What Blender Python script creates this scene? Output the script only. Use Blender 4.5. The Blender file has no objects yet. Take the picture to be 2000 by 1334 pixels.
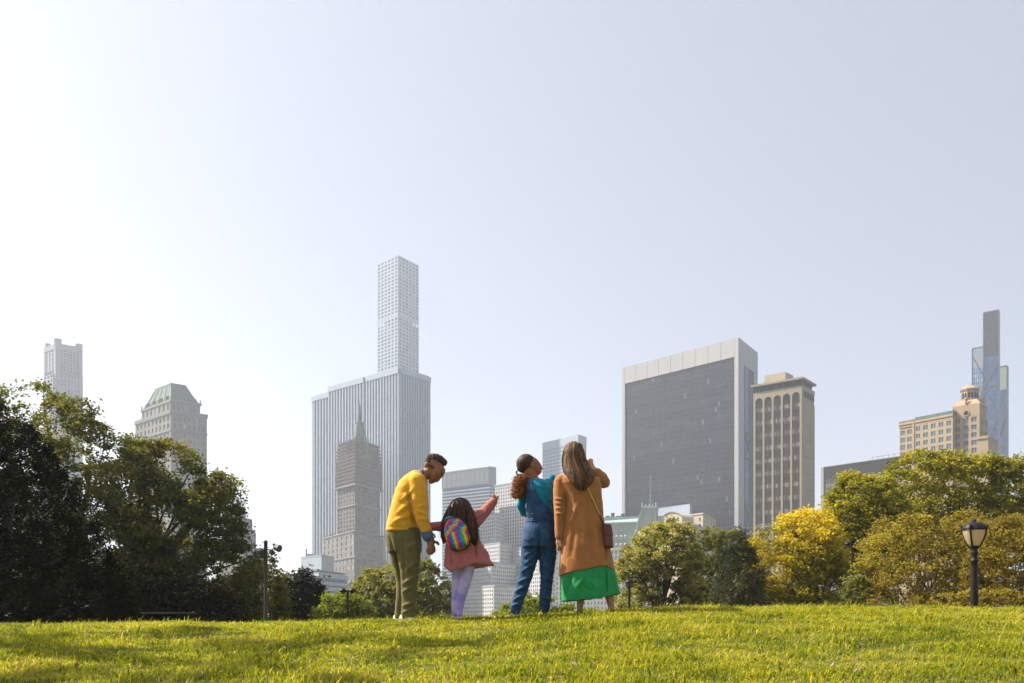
import bpy, bmesh, math, random
import numpy as np
from mathutils import Vector, Matrix

# ------------------------------------------------------------------ camera, sky, sun, exposure
SC = bpy.context.scene
COL = SC.collection
F = 1778.0            # focal length in pixels of the 2000 px wide photograph
HY = 1200.0           # horizon row
CZ = 3.0              # eye height above the city ground
SUN_AZ, SUN_EL = math.radians(-73), math.radians(46)

cam_d = bpy.data.cameras.new('camera'); cam = bpy.data.objects.new('camera', cam_d); COL.objects.link(cam)
cam.location = (0, 0, CZ); cam.rotation_euler = (math.radians(90), 0, 0)
cam_d.sensor_width = 36; cam_d.lens = F / 2000 * 36
cam_d.shift_y = (HY - 667) / 2000
cam_d.clip_start = 0.05; cam_d.clip_end = 9000
cam_d.dof.use_dof = True; cam_d.dof.focus_distance = 9.4; cam_d.dof.aperture_fstop = 9
SC.camera = cam

wd = bpy.data.worlds.new('World'); SC.world = wd; wd.use_nodes = True
nt = wd.node_tree
bg = nt.nodes['Background']
sky = nt.nodes.new('ShaderNodeTexSky'); sky.sky_type = 'NISHITA'; sky.sun_disc = False
sky.sun_elevation = SUN_EL; sky.sun_rotation = SUN_AZ
sky.altitude = 10; sky.air_density = 0.45; sky.dust_density = 1.2; sky.ozone_density = 0.1
veil = nt.nodes.new('ShaderNodeMix'); veil.data_type = 'RGBA'; veil.inputs[0].default_value = 0.52      # even high haze over the whole dome
veil.inputs[7].default_value = (2.76, 2.80, 2.88, 1)
nt.links.new(sky.outputs[0], veil.inputs[6]); nt.links.new(veil.outputs[2], bg.inputs[0]); bg.inputs[1].default_value = 0.105

sun_d = bpy.data.lights.new('sun', 'SUN'); sun_d.energy = 4.7; sun_d.angle = math.radians(0.6); sun_d.color = (1, 0.91, 0.76)
sun = bpy.data.objects.new('sun', sun_d); COL.objects.link(sun)
SDIR = Vector((math.sin(SUN_AZ) * math.cos(SUN_EL), math.cos(SUN_AZ) * math.cos(SUN_EL), math.sin(SUN_EL)))
sun.rotation_euler = SDIR.to_track_quat('Z', 'Y').to_euler(); sun.location = SDIR * 60

SC.view_settings.view_transform = 'Standard'; SC.view_settings.look = 'None'
SC.view_settings.gamma = 1; SC.view_settings.exposure = 1.31
SC.render.engine = 'CYCLES'
SC.cycles.use_denoising = True
try: SC.cycles.denoiser = 'OPENIMAGEDENOISE'
except Exception: pass
SC.cycles.max_bounces = 8; SC.cycles.transparent_max_bounces = 8; SC.cycles.transmission_bounces = 4
SC.cycles.volume_bounces = 1; SC.cycles.diffuse_bounces = 3; SC.cycles.glossy_bounces = 3
SC.cycles.sample_clamp_indirect = 6

# ------------------------------------------------------------------ helpers
def W(px, py, Y): return Vector(((px - 1000) / F * Y, Y, CZ + (HY - py) / F * Y))

def tag(o, label=None, cat=None, group=None, kind=None):
    if label: o['label'] = label
    if cat: o['category'] = cat
    if group: o['group'] = group
    if kind: o['kind'] = kind
    return o

def empty(name, loc, label=None, cat=None, group=None):
    o = bpy.data.objects.new(name, None); COL.objects.link(o); o.location = loc
    o.empty_display_size = 0.2
    return tag(o, label, cat, group)

class MB:
    def __init__(s): s.v = []; s.f = []; s.r = []
    def poly(s, pts, rnd=0.0):
        b = len(s.v); s.v += [tuple(p) for p in pts]; s.f.append(tuple(range(b, b + len(pts)))); s.r.append(rnd)
    def hexa(s, p, rnd=0.0):      # 0-3 bottom ring, 4-7 top ring
        b = len(s.v); s.v += [tuple(q) for q in p]
        for f in ((3, 2, 1, 0), (4, 5, 6, 7), (0, 1, 5, 4), (1, 2, 6, 5), (2, 3, 7, 6), (3, 0, 4, 7)):
            s.f.append(tuple(b + i for i in f)); s.r.append(rnd)
    def box(s, a, c, rnd=0.0):
        x0, y0, z0 = a; x1, y1, z1 = c
        s.hexa([(x0,y0,z0),(x1,y0,z0),(x1,y1,z0),(x0,y1,z0),(x0,y0,z1),(x1,y0,z1),(x1,y1,z1),(x0,y1,z1)], rnd)
    def prism(s, ring, z0, z1, rnd=0.0):      # ring of (x, y)
        s.loft([[Vector((x, y, z0)) for x, y in ring], [Vector((x, y, z1)) for x, y in ring]], rnd=rnd)
    def loft(s, rings, cap=True, rnd=0.0):
        b = len(s.v); n = len(rings[0])
        for r in rings: s.v += [tuple(p) for p in r]
        for i in range(len(rings) - 1):
            for j in range(n):
                k = (j + 1) % n
                s.f.append((b + i*n + j, b + i*n + k, b + (i+1)*n + k, b + (i+1)*n + j)); s.r.append(rnd)
        if cap:
            s.f.append(tuple(b + j for j in reversed(range(n)))); s.r.append(rnd)
            s.f.append(tuple(b + (len(rings)-1)*n + j for j in range(n))); s.r.append(rnd)
    def tube(s, pts, rad, n=6, cap=True, rnd=0.0):
        pts = [Vector(p) for p in pts]; rings = []
        ref = Vector((0.31, 0.87, 0.38))
        for i, p in enumerate(pts):
            t = (pts[min(i+1, len(pts)-1)] - pts[max(i-1, 0)])
            if t.length < 1e-9: t = Vector((0, 0, 1))
            t.normalize()
            a = t.cross(ref)
            if a.length < 1e-3: a = t.cross(Vector((1, 0, 0)))
            a.normalize(); b = t.cross(a)
            r = rad[i] if hasattr(rad, '__len__') else rad
            rings.append([p + (a * math.cos(2*math.pi*k/n) + b * math.sin(2*math.pi*k/n)) * r for k in range(n)])
        s.loft(rings, cap, rnd)
    def lathe(s, c, prof, n=16, rnd=0.0):      # prof: (radius, z)
        c = Vector(c)
        s.loft([[c + Vector((r*math.cos(2*math.pi*k/n), r*math.sin(2*math.pi*k/n), z)) for k in range(n)] for r, z in prof], True, rnd)
    def mesh(s, name, origin=(0, 0, 0), smooth=False):
        me = bpy.data.meshes.new(name)
        v = np.array(s.v, dtype=np.float64).reshape(-1, 3) - np.array(origin)
        me.from_pydata(v.tolist(), [], s.f)
        if any(s.r):
            at = me.attributes.new('rnd', 'FLOAT', 'FACE'); at.data.foreach_set('value', s.r)
        if smooth: me.polygons.foreach_set('use_smooth', [True] * len(me.polygons))
        me.update()
        return me
    def build(s, name, mat, parent=None, kind=None, smooth=False, label=None):
        org = parent_world(parent)
        me = s.mesh(name, org, smooth); me.materials.append(mat)
        return link(name, me, parent, kind=kind, label=label)

def parent_world(p):
    v = Vector((0, 0, 0))
    while p is not None: v = v + p.location; p = p.parent
    return tuple(v)

def link(name, me, parent=None, loc=None, rz=0.0, kind=None, label=None):
    o = bpy.data.objects.new(name, me); COL.objects.link(o); o.parent = parent
    if loc is not None:
        o.location = Vector(loc) - Vector(parent_world(parent))
    if rz: o.rotation_euler.z = rz
    if kind: o['kind'] = kind
    if label: o['label'] = label
    return o

# ---------- materials
def nodes(name):
    m = bpy.data.materials.new(name); m.use_nodes = True
    t = m.node_tree; return m, t, t.nodes['Principled BSDF'], t.nodes, t.links

def pbr(name, col, rough=0.6, var=0.12, scale=3.0, metal=0.0, bump=0.0, bscale=60.0, stretch=(1, 1, 1), spec=0.5):
    m, t, b, N, L = nodes(name)
    tc = N.new('ShaderNodeTexCoord'); mp = N.new('ShaderNodeMapping'); mp.inputs['Scale'].default_value = stretch
    L.new(tc.outputs['Object'], mp.inputs[0])
    no = N.new('ShaderNodeTexNoise'); no.inputs['Scale'].default_value = scale; no.inputs['Detail'].default_value = 5
    L.new(mp.outputs[0], no.inputs['Vector'])
    rp = N.new('ShaderNodeValToRGB')
    rp.color_ramp.elements[0].position = 0.3; rp.color_ramp.elements[1].position = 0.7
    rp.color_ramp.elements[0].color = tuple(c * (1 - var) for c in col) + (1,)
    rp.color_ramp.elements[1].color = tuple(min(1, c * (1 + var)) for c in col) + (1,)
    L.new(no.outputs['Fac'], rp.inputs[0]); L.new(rp.outputs[0], b.inputs['Base Color'])
    b.inputs['Roughness'].default_value = rough; b.inputs['Metallic'].default_value = metal
    b.inputs['Specular IOR Level'].default_value = spec
    if bump:
        n2 = N.new('ShaderNodeTexNoise'); n2.inputs['Scale'].default_value = bscale; n2.inputs['Detail'].default_value = 4
        L.new(mp.outputs[0], n2.inputs['Vector'])
        bp = N.new('ShaderNodeBump'); bp.inputs['Strength'].default_value = bump; bp.inputs['Distance'].default_value = 0.02
        L.new(n2.outputs['Fac'], bp.inputs['Height']); L.new(bp.outputs[0], b.inputs['Normal'])
    return m

def stone(name, col, var=0.10, rough=0.8):      # facade: broad blotches and vertical weather streaks
    m, t, b, N, L = nodes(name)
    tc = N.new('ShaderNodeTexCoord')
    def noise(sc, st):
        mp = N.new('ShaderNodeMapping'); mp.inputs['Scale'].default_value = st; L.new(tc.outputs['Object'], mp.inputs[0])
        n = N.new('ShaderNodeTexNoise'); n.inputs['Scale'].default_value = sc; n.inputs['Detail'].default_value = 6
        L.new(mp.outputs[0], n.inputs['Vector']); return n.outputs['Fac']
    a = noise(0.06, (1, 1, 1)); c = noise(0.5, (1, 1, 0.08))
    ad = N.new('ShaderNodeMath'); ad.operation = 'ADD'; L.new(a, ad.inputs[0]); L.new(c, ad.inputs[1])
    mr = N.new('ShaderNodeMapRange'); mr.inputs[1].default_value = 0.7; mr.inputs[2].default_value = 1.3
    mr.inputs[3].default_value = 1 - var; mr.inputs[4].default_value = 1 + var
    L.new(ad.outputs[0], mr.inputs[0])
    mx = N.new('ShaderNodeVectorMath'); mx.operation = 'SCALE'; mx.inputs[0].default_value = col
    L.new(mr.outputs[0], mx.inputs['Scale']); L.new(mx.outputs[0], b.inputs['Base Color'])
    b.inputs['Roughness'].default_value = rough
    return m

def panes(name, dark, light, rough=0.12, frac=0.75, spec=0.5):      # glass, each pane with its own blind / reflection
    m, t, b, N, L = nodes(name)
    at = N.new('ShaderNodeAttribute'); at.attribute_name = 'rnd'
    rp = N.new('ShaderNodeValToRGB')
    rp.color_ramp.elements[0].color = tuple(dark) + (1,); rp.color_ramp.elements[1].color = tuple(light) + (1,)
    rp.color_ramp.elements[0].position = 0.1
    e = rp.color_ramp.elements.new(frac); e.color = tuple(d * 0.75 + l * 0.25 for d, l in zip(dark, light)) + (1,)
    L.new(at.outputs['Fac'], rp.inputs[0]); L.new(rp.outputs[0], b.inputs['Base Color'])
    b.inputs['Roughness'].default_value = rough; b.inputs['Specular IOR Level'].default_value = spec
    return m

# ---------- facades
class Face:
    def __init__(s, A, B):      # A left end, B right end, seen from outside
        s.O = Vector((A[0], A[1], 0)); d = Vector((B[0], B[1], 0)) - s.O
        s.L = d.length; s.u = d / s.L; s.n = Vector((s.u.y, -s.u.x, 0))
    def pt(s, a, z, d=0.0): 
        p = s.O + s.u * a + s.n * d; p.z = z; return p
    def at(s, px):
        k = (px - 1000) / F
        return (k * s.O.y - s.O.x) / (s.u.x - k * s.u.y)
    def z(s, a, py):
        return CZ + (HY - py) / F * (s.O + s.u * a).y
    def box(s, mb, s0, s1, z0, z1, d0, d1, rnd=0.0):
        q = [s.pt(s0, 0, d1), s.pt(s1, 0, d1), s.pt(s1, 0, d0), s.pt(s0, 0, d0)]
        mb.hexa([Vector((p.x, p.y, z0)) for p in q] + [Vector((p.x, p.y, z1)) for p in q], rnd)
    def quad(s, mb, s0, s1, z0, z1, d, rnd=0.0):
        mb.poly([s.pt(s0, z0, d), s.pt(s1, z0, d), s.pt(s1, z1, d), s.pt(s0, z1, d)], rnd)
    def rot(s): return math.atan2(s.u.y, s.u.x)

RNG = random.Random(5)
def grid(mw, mg, f, s0, s1, z0, z1, nc, nr, wf=0.55, hf=0.55, d=0.5, skip=None, arch=False):
    cw = (s1 - s0) / nc; ch = (z1 - z0) / nr; pw = cw * (1 - wf); sh = ch * (1 - hf)
    for i in range(nc + 1):
        a = s0 + i * cw - pw / 2; b = a + pw
        f.box(mw, max(a, s0), min(b, s1), z0, z1, 0, d)
    for j in range(nr + 1):
        a = z0 + j * ch - sh / 2; b = a + sh
        f.box(mw, s0, s1, max(a, z0), min(b, z1), 0, d - 0.06)
    if mg is not None:
        for i in range(nc):
            for j in range(nr):
                if skip and skip(i, j): continue
                f.quad(mg, s0 + i*cw + pw*0.4, s0 + (i+1)*cw - pw*0.4, z0 + j*ch + sh*0.4, z0 + (j+1)*ch - sh*0.4, 0.06, RNG.random() + 1e-4)

class Plan:      # a block seen with its near corner: N (px, py, Y), left and right ends (px, py)
    def __init__(s, N, L, R):
        s.Y = N[2]; hN = HY - N[1]
        s.N = ((N[0]-1000)/F*s.Y, s.Y)
        YL = s.Y * hN / (HY - L[1]); s.Lc = ((L[0]-1000)/F*YL, YL)
        YR = s.Y * hN / (HY - R[1]); s.R = ((R[0]-1000)/F*YR, YR)
        s.B = (s.Lc[0]+s.R[0]-s.N[0], s.Lc[1]+s.R[1]-s.N[1])
        s.H = CZ + hN / F * s.Y
        s.ring = [s.Lc, s.N, s.R, s.B]
        s.fl = Face(s.Lc, s.N); s.fr = Face(s.N, s.R)
        s.c = Vector(((s.Lc[0]+s.R[0])/2, (s.Lc[1]+s.R[1])/2, 0))
    def zp(s, py): return CZ + (HY - py) / F * s.Y
    def inset(s, k0, k1=None):
        c = s.c
        return [(c.x + (x-c.x)*k0, c.y + (y-c.y)*(k0 if k1 is None else k1)) for x, y in s.ring]
# ================================================================== terrain
CREST = [(-900, 1226), (-300, 1223), (0, 1219), (300, 1212), (700, 1207), (1000, 1198), (1200, 1190), (1500, 1183), (2000, 1180), (2600, 1180)]
YC = 9.5
def ground_z(x, y):
    x = np.asarray(x, float); y = np.asarray(y, float)
    cz = np.interp(x, [(a - 1000)/F*YC for a, b in CREST], [CZ + (HY - b)/F*YC - 0.05 for a, b in CREST])
    d = np.maximum(0, YC - y)
    zf = cz - 0.105 * (np.sqrt(d*d + 0.5) - 0.7071)
    zf = np.where(y < 0, zf + 0.03*y, zf)
    b = np.maximum(0, y - YC)
    k = 1 - np.exp(-(b / 9.0) ** 2)
    zb = cz * (1 - k) + 0.45 * k * np.exp(-np.maximum(0, b - 20)/120)
    z = np.where(y <= YC, zf, zb)
    z = z + 0.012*np.sin(x*2.3 + 0.7*y) * np.cos(y*1.7 - .4*x) + 0.02*np.sin(x*.9)*np.sin(y*.8 + 1)*np.exp(-((y-6)/8)**2)
    fall = np.clip((np.abs(x) - 60)/60, 0, 1)
    return z*(1 - fall) + np.minimum(z, 0.3)*fall

def terrain():
    xs = np.concatenate([np.linspace(-4000, -130, 12), np.linspace(-110, -14, 30), np.linspace(-13, 13, 105), np.linspace(14, 110, 30), np.linspace(130, 4000, 12)])
    ys = np.concatenate([np.linspace(-400, -12, 8), np.linspace(-10, 14, 97), np.linspace(15, 70, 50), np.linspace(75, 400, 24), np.linspace(450, 4000, 14)])
    X, Y = np.meshgrid(xs, ys); Z = ground_z(X, Y); Z = np.where(Y > 300, np.minimum(Z, 0.05), Z)
    v = np.stack([X, Y, Z], -1).reshape(-1, 3); nx = len(xs)
    fs = [(j*nx+i, j*nx+i+1, (j+1)*nx+i+1, (j+1)*nx+i) for j in range(len(ys)-1) for i in range(nx-1)]
    me = bpy.data.meshes.new('ground'); me.from_pydata(v.tolist(), [], fs); me.polygons.foreach_set('use_smooth', [True]*len(fs))
    m, t, b, N, L = nodes('soil_and_thatch')
    tc = N.new('ShaderNodeTexCoord'); n1 = N.new('ShaderNodeTexNoise'); n1.inputs['Scale'].default_value = 1.6; n1.inputs['Detail'].default_value = 8
    L.new(tc.outputs['Object'], n1.inputs['Vector']); rp = N.new('ShaderNodeValToRGB')
    for p_, c in zip((.3, .7), ((.045, .06, .015), (.10, .11, .03))): 
        e = rp.color_ramp.elements[0 if p_ < .5 else 1]; e.position = p_; e.color = c + (1,)
    L.new(n1.outputs['Fac'], rp.inputs[0]); L.new(rp.outputs[0], b.inputs['Base Color']); b.inputs['Roughness'].default_value = .95
    n2 = N.new('ShaderNodeTexNoise'); n2.inputs['Scale'].default_value = 40; L.new(tc.outputs['Object'], n2.inputs['Vector'])
    bp = N.new('ShaderNodeBump'); bp.inputs['Strength'].default_value = .6; L.new(n2.outputs['Fac'], bp.inputs['Height']); L.new(bp.outputs[0], b.inputs['Normal'])
    me.materials.append(m); o = link('ground', me, None, kind='structure'); o['label'] = 'grassy knoll sloping up then falling away to the park'
terrain()
# ================================================================== the city
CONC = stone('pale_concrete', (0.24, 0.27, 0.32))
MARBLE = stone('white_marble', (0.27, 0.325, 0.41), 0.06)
LIME = stone('grey_limestone', (0.15, 0.145, 0.138), 0.14)
BRICKW = stone('white_brick', (0.46, 0.46, 0.47), 0.07)
BEIGE = stone('beige_brick', (0.29, 0.215, 0.135), 0.12)
TAN = stone('tan_concrete', (0.25, 0.205, 0.145), 0.10)
TRAV = stone('travertine', (0.30, 0.30, 0.31), 0.06)
COPPER = stone('green_copper', (0.065, 0.10, 0.092), 0.22)
SLATE = stone('grey_green_slate', (0.235, 0.265, 0.25), 0.15)
DARKM = pbr('dark_metal_cladding', (0.022, 0.021, 0.022), 0.7, scale=0.2, spec=.15)
STEEL = pbr('grey_steel', (0.045, 0.05, 0.065), 0.65, scale=0.3, spec=.2)
SCAF = stone('scaffold_netting', (0.07, 0.055, 0.052), 0.25)
SCAFP = stone('scaffold_boards', (0.115, 0.09, 0.082), 0.2)
GLASSD = panes('dark_glass', (0.009, 0.012, 0.022), (0.10, 0.11, 0.135), 0.22, 0.8, 0.28)
GLASSB = panes('blue_glass', (0.008, 0.04, 0.15), (0.035, 0.12, 0.32), 0.3, 0.6, 0.15)
GLASSM = panes('window_glass', (0.05, 0.06, 0.075), (0.42, 0.43, 0.45), 0.15, 0.8)
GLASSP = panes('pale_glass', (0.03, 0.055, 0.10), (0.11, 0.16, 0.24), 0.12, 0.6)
ROOFG = pbr('roof_gravel', (0.22, 0.22, 0.22), 0.9, scale=0.3)

def building(name, loc, label): return empty(name, loc, label, 'building')

# ---- striped white slab tower (vertical piers)
def striped_tower():
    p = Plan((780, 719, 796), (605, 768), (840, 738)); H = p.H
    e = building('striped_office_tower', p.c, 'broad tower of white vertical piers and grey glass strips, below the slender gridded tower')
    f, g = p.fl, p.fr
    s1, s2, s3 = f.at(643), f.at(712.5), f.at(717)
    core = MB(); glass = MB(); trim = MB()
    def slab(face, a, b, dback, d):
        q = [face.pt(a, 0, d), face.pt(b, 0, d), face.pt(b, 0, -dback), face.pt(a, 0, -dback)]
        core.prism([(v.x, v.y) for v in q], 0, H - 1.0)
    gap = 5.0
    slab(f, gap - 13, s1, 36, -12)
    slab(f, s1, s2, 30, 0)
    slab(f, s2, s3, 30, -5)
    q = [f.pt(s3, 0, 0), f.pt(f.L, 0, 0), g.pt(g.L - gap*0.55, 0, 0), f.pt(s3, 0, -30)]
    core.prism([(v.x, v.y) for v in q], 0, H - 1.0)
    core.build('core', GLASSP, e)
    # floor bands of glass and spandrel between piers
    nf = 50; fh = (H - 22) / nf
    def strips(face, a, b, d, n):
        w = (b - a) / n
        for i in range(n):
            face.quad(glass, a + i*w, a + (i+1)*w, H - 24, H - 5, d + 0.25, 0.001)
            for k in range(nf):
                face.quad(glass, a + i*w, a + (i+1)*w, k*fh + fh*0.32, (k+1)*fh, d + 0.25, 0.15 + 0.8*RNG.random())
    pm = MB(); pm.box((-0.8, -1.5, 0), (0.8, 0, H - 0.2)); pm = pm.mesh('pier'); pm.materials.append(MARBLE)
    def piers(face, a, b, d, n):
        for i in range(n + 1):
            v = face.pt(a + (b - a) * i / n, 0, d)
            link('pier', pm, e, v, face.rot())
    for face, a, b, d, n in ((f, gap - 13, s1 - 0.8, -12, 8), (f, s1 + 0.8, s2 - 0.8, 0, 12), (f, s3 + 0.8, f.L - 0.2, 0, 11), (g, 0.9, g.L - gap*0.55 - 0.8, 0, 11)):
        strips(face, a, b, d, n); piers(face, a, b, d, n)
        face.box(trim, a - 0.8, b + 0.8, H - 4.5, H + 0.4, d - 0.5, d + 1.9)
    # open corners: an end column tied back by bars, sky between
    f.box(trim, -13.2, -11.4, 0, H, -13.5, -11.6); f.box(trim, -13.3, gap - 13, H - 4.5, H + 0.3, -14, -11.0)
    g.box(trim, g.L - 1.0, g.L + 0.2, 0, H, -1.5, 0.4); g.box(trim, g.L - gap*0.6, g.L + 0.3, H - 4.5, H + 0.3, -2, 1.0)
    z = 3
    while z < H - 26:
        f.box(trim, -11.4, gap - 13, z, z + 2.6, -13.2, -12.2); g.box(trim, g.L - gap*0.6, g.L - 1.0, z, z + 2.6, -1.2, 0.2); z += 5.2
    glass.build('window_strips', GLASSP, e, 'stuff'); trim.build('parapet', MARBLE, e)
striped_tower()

# ---- slender gridded tower
def gridded_tower():
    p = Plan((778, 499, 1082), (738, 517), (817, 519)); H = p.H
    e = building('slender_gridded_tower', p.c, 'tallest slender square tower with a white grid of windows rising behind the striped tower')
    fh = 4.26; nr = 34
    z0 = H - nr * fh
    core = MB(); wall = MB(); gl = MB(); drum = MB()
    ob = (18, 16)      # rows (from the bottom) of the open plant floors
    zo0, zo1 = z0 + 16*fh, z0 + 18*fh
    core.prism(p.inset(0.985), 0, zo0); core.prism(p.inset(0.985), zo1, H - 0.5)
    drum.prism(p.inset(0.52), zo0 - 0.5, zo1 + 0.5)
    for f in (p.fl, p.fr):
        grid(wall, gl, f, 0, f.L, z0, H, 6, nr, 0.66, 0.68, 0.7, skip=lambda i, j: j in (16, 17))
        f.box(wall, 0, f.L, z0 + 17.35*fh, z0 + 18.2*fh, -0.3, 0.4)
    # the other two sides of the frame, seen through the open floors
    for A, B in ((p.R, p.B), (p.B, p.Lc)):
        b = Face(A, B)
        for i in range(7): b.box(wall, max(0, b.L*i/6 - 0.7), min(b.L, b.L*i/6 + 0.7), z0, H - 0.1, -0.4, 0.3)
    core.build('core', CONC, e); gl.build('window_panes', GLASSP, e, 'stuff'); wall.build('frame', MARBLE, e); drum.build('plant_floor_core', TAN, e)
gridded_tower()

# ---- scaffolded tower with green spire
def scaffold_tower():
    p = Plan((695, 868, 735), (660, 880), (741, 884))
    e = building('scaffolded_tower', p.c, 'old brown stone tower wrapped in scaffolding with a green copper spire')
    H = p.zp(945)
    core = MB(); core.prism(p.ring, 0, p.zp(862))
    wall = MB(); gl = MB()
    grid(wall, gl, p.fl, 0, p.fl.L, p.zp(1046), p.zp(946), 6, 12, 0.42, 0.5, 0.7)
    grid(wall, gl, p.fr, 0, p.fr.L, p.zp(1046), p.zp(946), 7, 12, 0.42, 0.5, 0.7)
    core.build('core', SCAF, e); wall.build('stone_facing', stone('brown_stone', (0.085, 0.074, 0.072), 0.16), e); gl.build('window_panes', GLASSM, e, 'stuff')
    # scaffold decks and poles round the top and down the left side
    def ringk(k, dz=0): return p.inset(k)
    z = p.zp(946); k = 1.16; zt = p.zp(856)
    while z < zt:
        m = MB(); m.prism(ringk(k), z, z + 0.5); m.prism(ringk(k + 0.01), z + 1.0, z + 1.25)
        m.build('scaffold_deck', SCAFP, e); z += 3.0
        if z > p.zp(890): k -= 0.022
    po = MB()
    for f in (p.fl, p.fr):
        n = 9
        for i in range(n + 1):
            b = f.pt(f.L * i / n, 0, 2.0)
            po.tube([(b.x, b.y, p.zp(1046 if i < 3 else 950)), (b.x, b.y, p.zp(853 + RNG.uniform(-6, 6)))], 0.18, 4)
    po.build('scaffold_poles', SCAFP, e, 'stuff')
    net = MB(); net.prism(p.inset(1.10), p.zp(944), p.zp(893)); net.prism(p.inset(0.95), p.zp(893), p.zp(866)); net.build('scaffold_netting', SCAF, e)
    for zz, kk in ((946, 1.2), (985, 1.1), (1042, 1.14)):
        c = MB(); c.prism(p.inset(kk), p.zp(zz) - 0.9, p.zp(zz) + 0.3); c.build('cornice', LIME, e)
    # spire
    sp = MB(); c = W(702, 0, p.Y + 14)
    def rg(hw, py): 
        z = CZ + (HY - py) / F * (p.Y + 14); r = hw / F * p.Y
        return [Vector((c.x + r*math.cos(a), p.Y + 14 + r*math.sin(a), z)) for a in (math.pi*(k+0.5)/4 for k in range(8))]
    sp.loft([rg(24, 900), rg(15, 858), rg(10.5, 838), rg(8, 829), rg(8.6, 828), rg(8.6, 825), rg(5, 824), rg(3.6, 806), rg(1.0, 790), rg(0.4, 782)])
    sp.build('spire', COPPER, e)
    # dormers on the spire foot
    for a in (-0.9, 0.0, 0.9):
        m = MB(); x = c.x + a * 7; y = p.Y + 4
        m.box((x-1.6, y, p.zp(880)), (x+1.6, y+6, p.zp(868))); m.loft([[Vector((x-2, y-0.3, p.zp(868))), Vector((x+2, y-0.3, p.zp(868))), Vector((x+2, y+6, p.zp(868))), Vector((x-2, y+6, p.zp(868)))], [Vector((x-.1, y-.3, p.zp(858))), Vector((x+.1, y-.3, p.zp(858))), Vector((x+.1, y+6, p.zp(858))), Vector((x-.1, y+6, p.zp(858)))]])
        m.build('dormer', COPPER, e)
    # lower wings
    w1 = Plan((693, 1036, 715), (632, 1052), (748, 1048))
    co = MB(); co.prism(w1.ring, 0, w1.H); co.build('wing', LIME, e)
    wa = MB(); gl = MB()
    grid(wa, gl, w1.fl, 0, w1.fl.L, w1.zp(1086), w1.H - 2, 7, 4, 0.45, 0.6, 0.6)
    grid(wa, gl, w1.fr, 0, w1.fr.L, w1.zp(1086), w1.H - 2, 8, 4, 0.4, 0.55, 0.6)
    grid(wa, gl, w1.fl, w1.fl.L*0.28, w1.fl.L, 0, w1.zp(1088), 6, 9, 0.45, 0.5, 0.4)
    grid(wa, gl, w1.fr, 0, w1.fr.L, 0, w1.zp(1088), 8, 9, 0.4, 0.5, 0.4)
    wa.build('wing_facing', stone('buff_stone', (0.125, 0.11, 0.10), 0.16), e); gl.build('wing_panes', GLASSM, e, 'stuff')
    for zz, kk in ((1036, 1.05), (1087, 1.06), (1122, 1.03)):
        c_ = MB(); c_.prism(w1.inset(kk), w1.zp(zz) - 0.7, w1.zp(zz) + 0.4); c_.build('cornice', LIME, e)
    bm_ = MB(); bm_.box((-.4, -.4, 0), (.4, .4, 2.4)); bm_ = bm_.mesh('roof_post'); bm_.materials.append(LIME)
    for i in range(14): link('roof_post', bm_, e, w1.fl.pt(w1.fl.L*(i+0.5)/14, w1.H, -.5))
scaffold_tower()

# ---- low white building with a sloping terrace and a plain white box behind
def low_white():
    Y = 560
    e = building('low_white_building', W(620, 1200, Y), 'low white building with long window bands and an overhanging roof, left of the scaffolded tower')
    p = Plan((622, 1117, Y), (553, 1127), (677, 1124))
    m = MB(); m.prism(p.ring, 0, p.zp(1117)); m.build('core', GLASSB, e)
    b = MB()
    for y0, y1, k in ((1117, 1127, 1.03), (1135, 1141, 1.03), (1145, 1153, 1.06), (1157, 1165, 1.09), (1169, 1178, 1.09), (1182, 1200, 1.1)):
        q = MB(); q.prism(p.inset(k), p.zp(y1), p.zp(y0)); q.build('white_band', MARBLE, e)
    r = MB(); r.prism(p.inset(1.0), p.zp(1114), p.zp(1112.5)); r.prism(p.inset(0.7), p.zp(1118), p.zp(1114))
    r.build('roof_overhang', LIME, e)
    mm = MB()
    for f in (p.fl, p.fr):
        for i in range(12): f.box(mm, f.L*i/12 - .12, f.L*i/12 + .12, p.zp(1136), p.zp(1126), 0, 0.25)
    mm.build('mullions', STEEL, e, 'stuff')
    p = Plan((628, 1084, 690), (588, 1089), (652, 1089))
    e = building('plain_white_block', p.c, 'plain windowless white block behind the low white building')
    m = MB(); m.prism(p.ring, 0, p.H); m.build('wall', MARBLE, e)
    m = MB(); m.prism(p.inset(1.02), p.H - 0.8, p.H + 0.5); m.build('coping', CONC, e)
    m = MB(); v = p.fl.pt(2, 0, -3); m.box((v.x, v.y, p.H), (v.x + 1, v.y + 1, p.H + 7)); m.box((v.x, v.y + 3, p.H), (v.x + 7, v.y + 7, p.H + 3.2)); m.build('roof_hut', CONC, e)
low_white()

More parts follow.
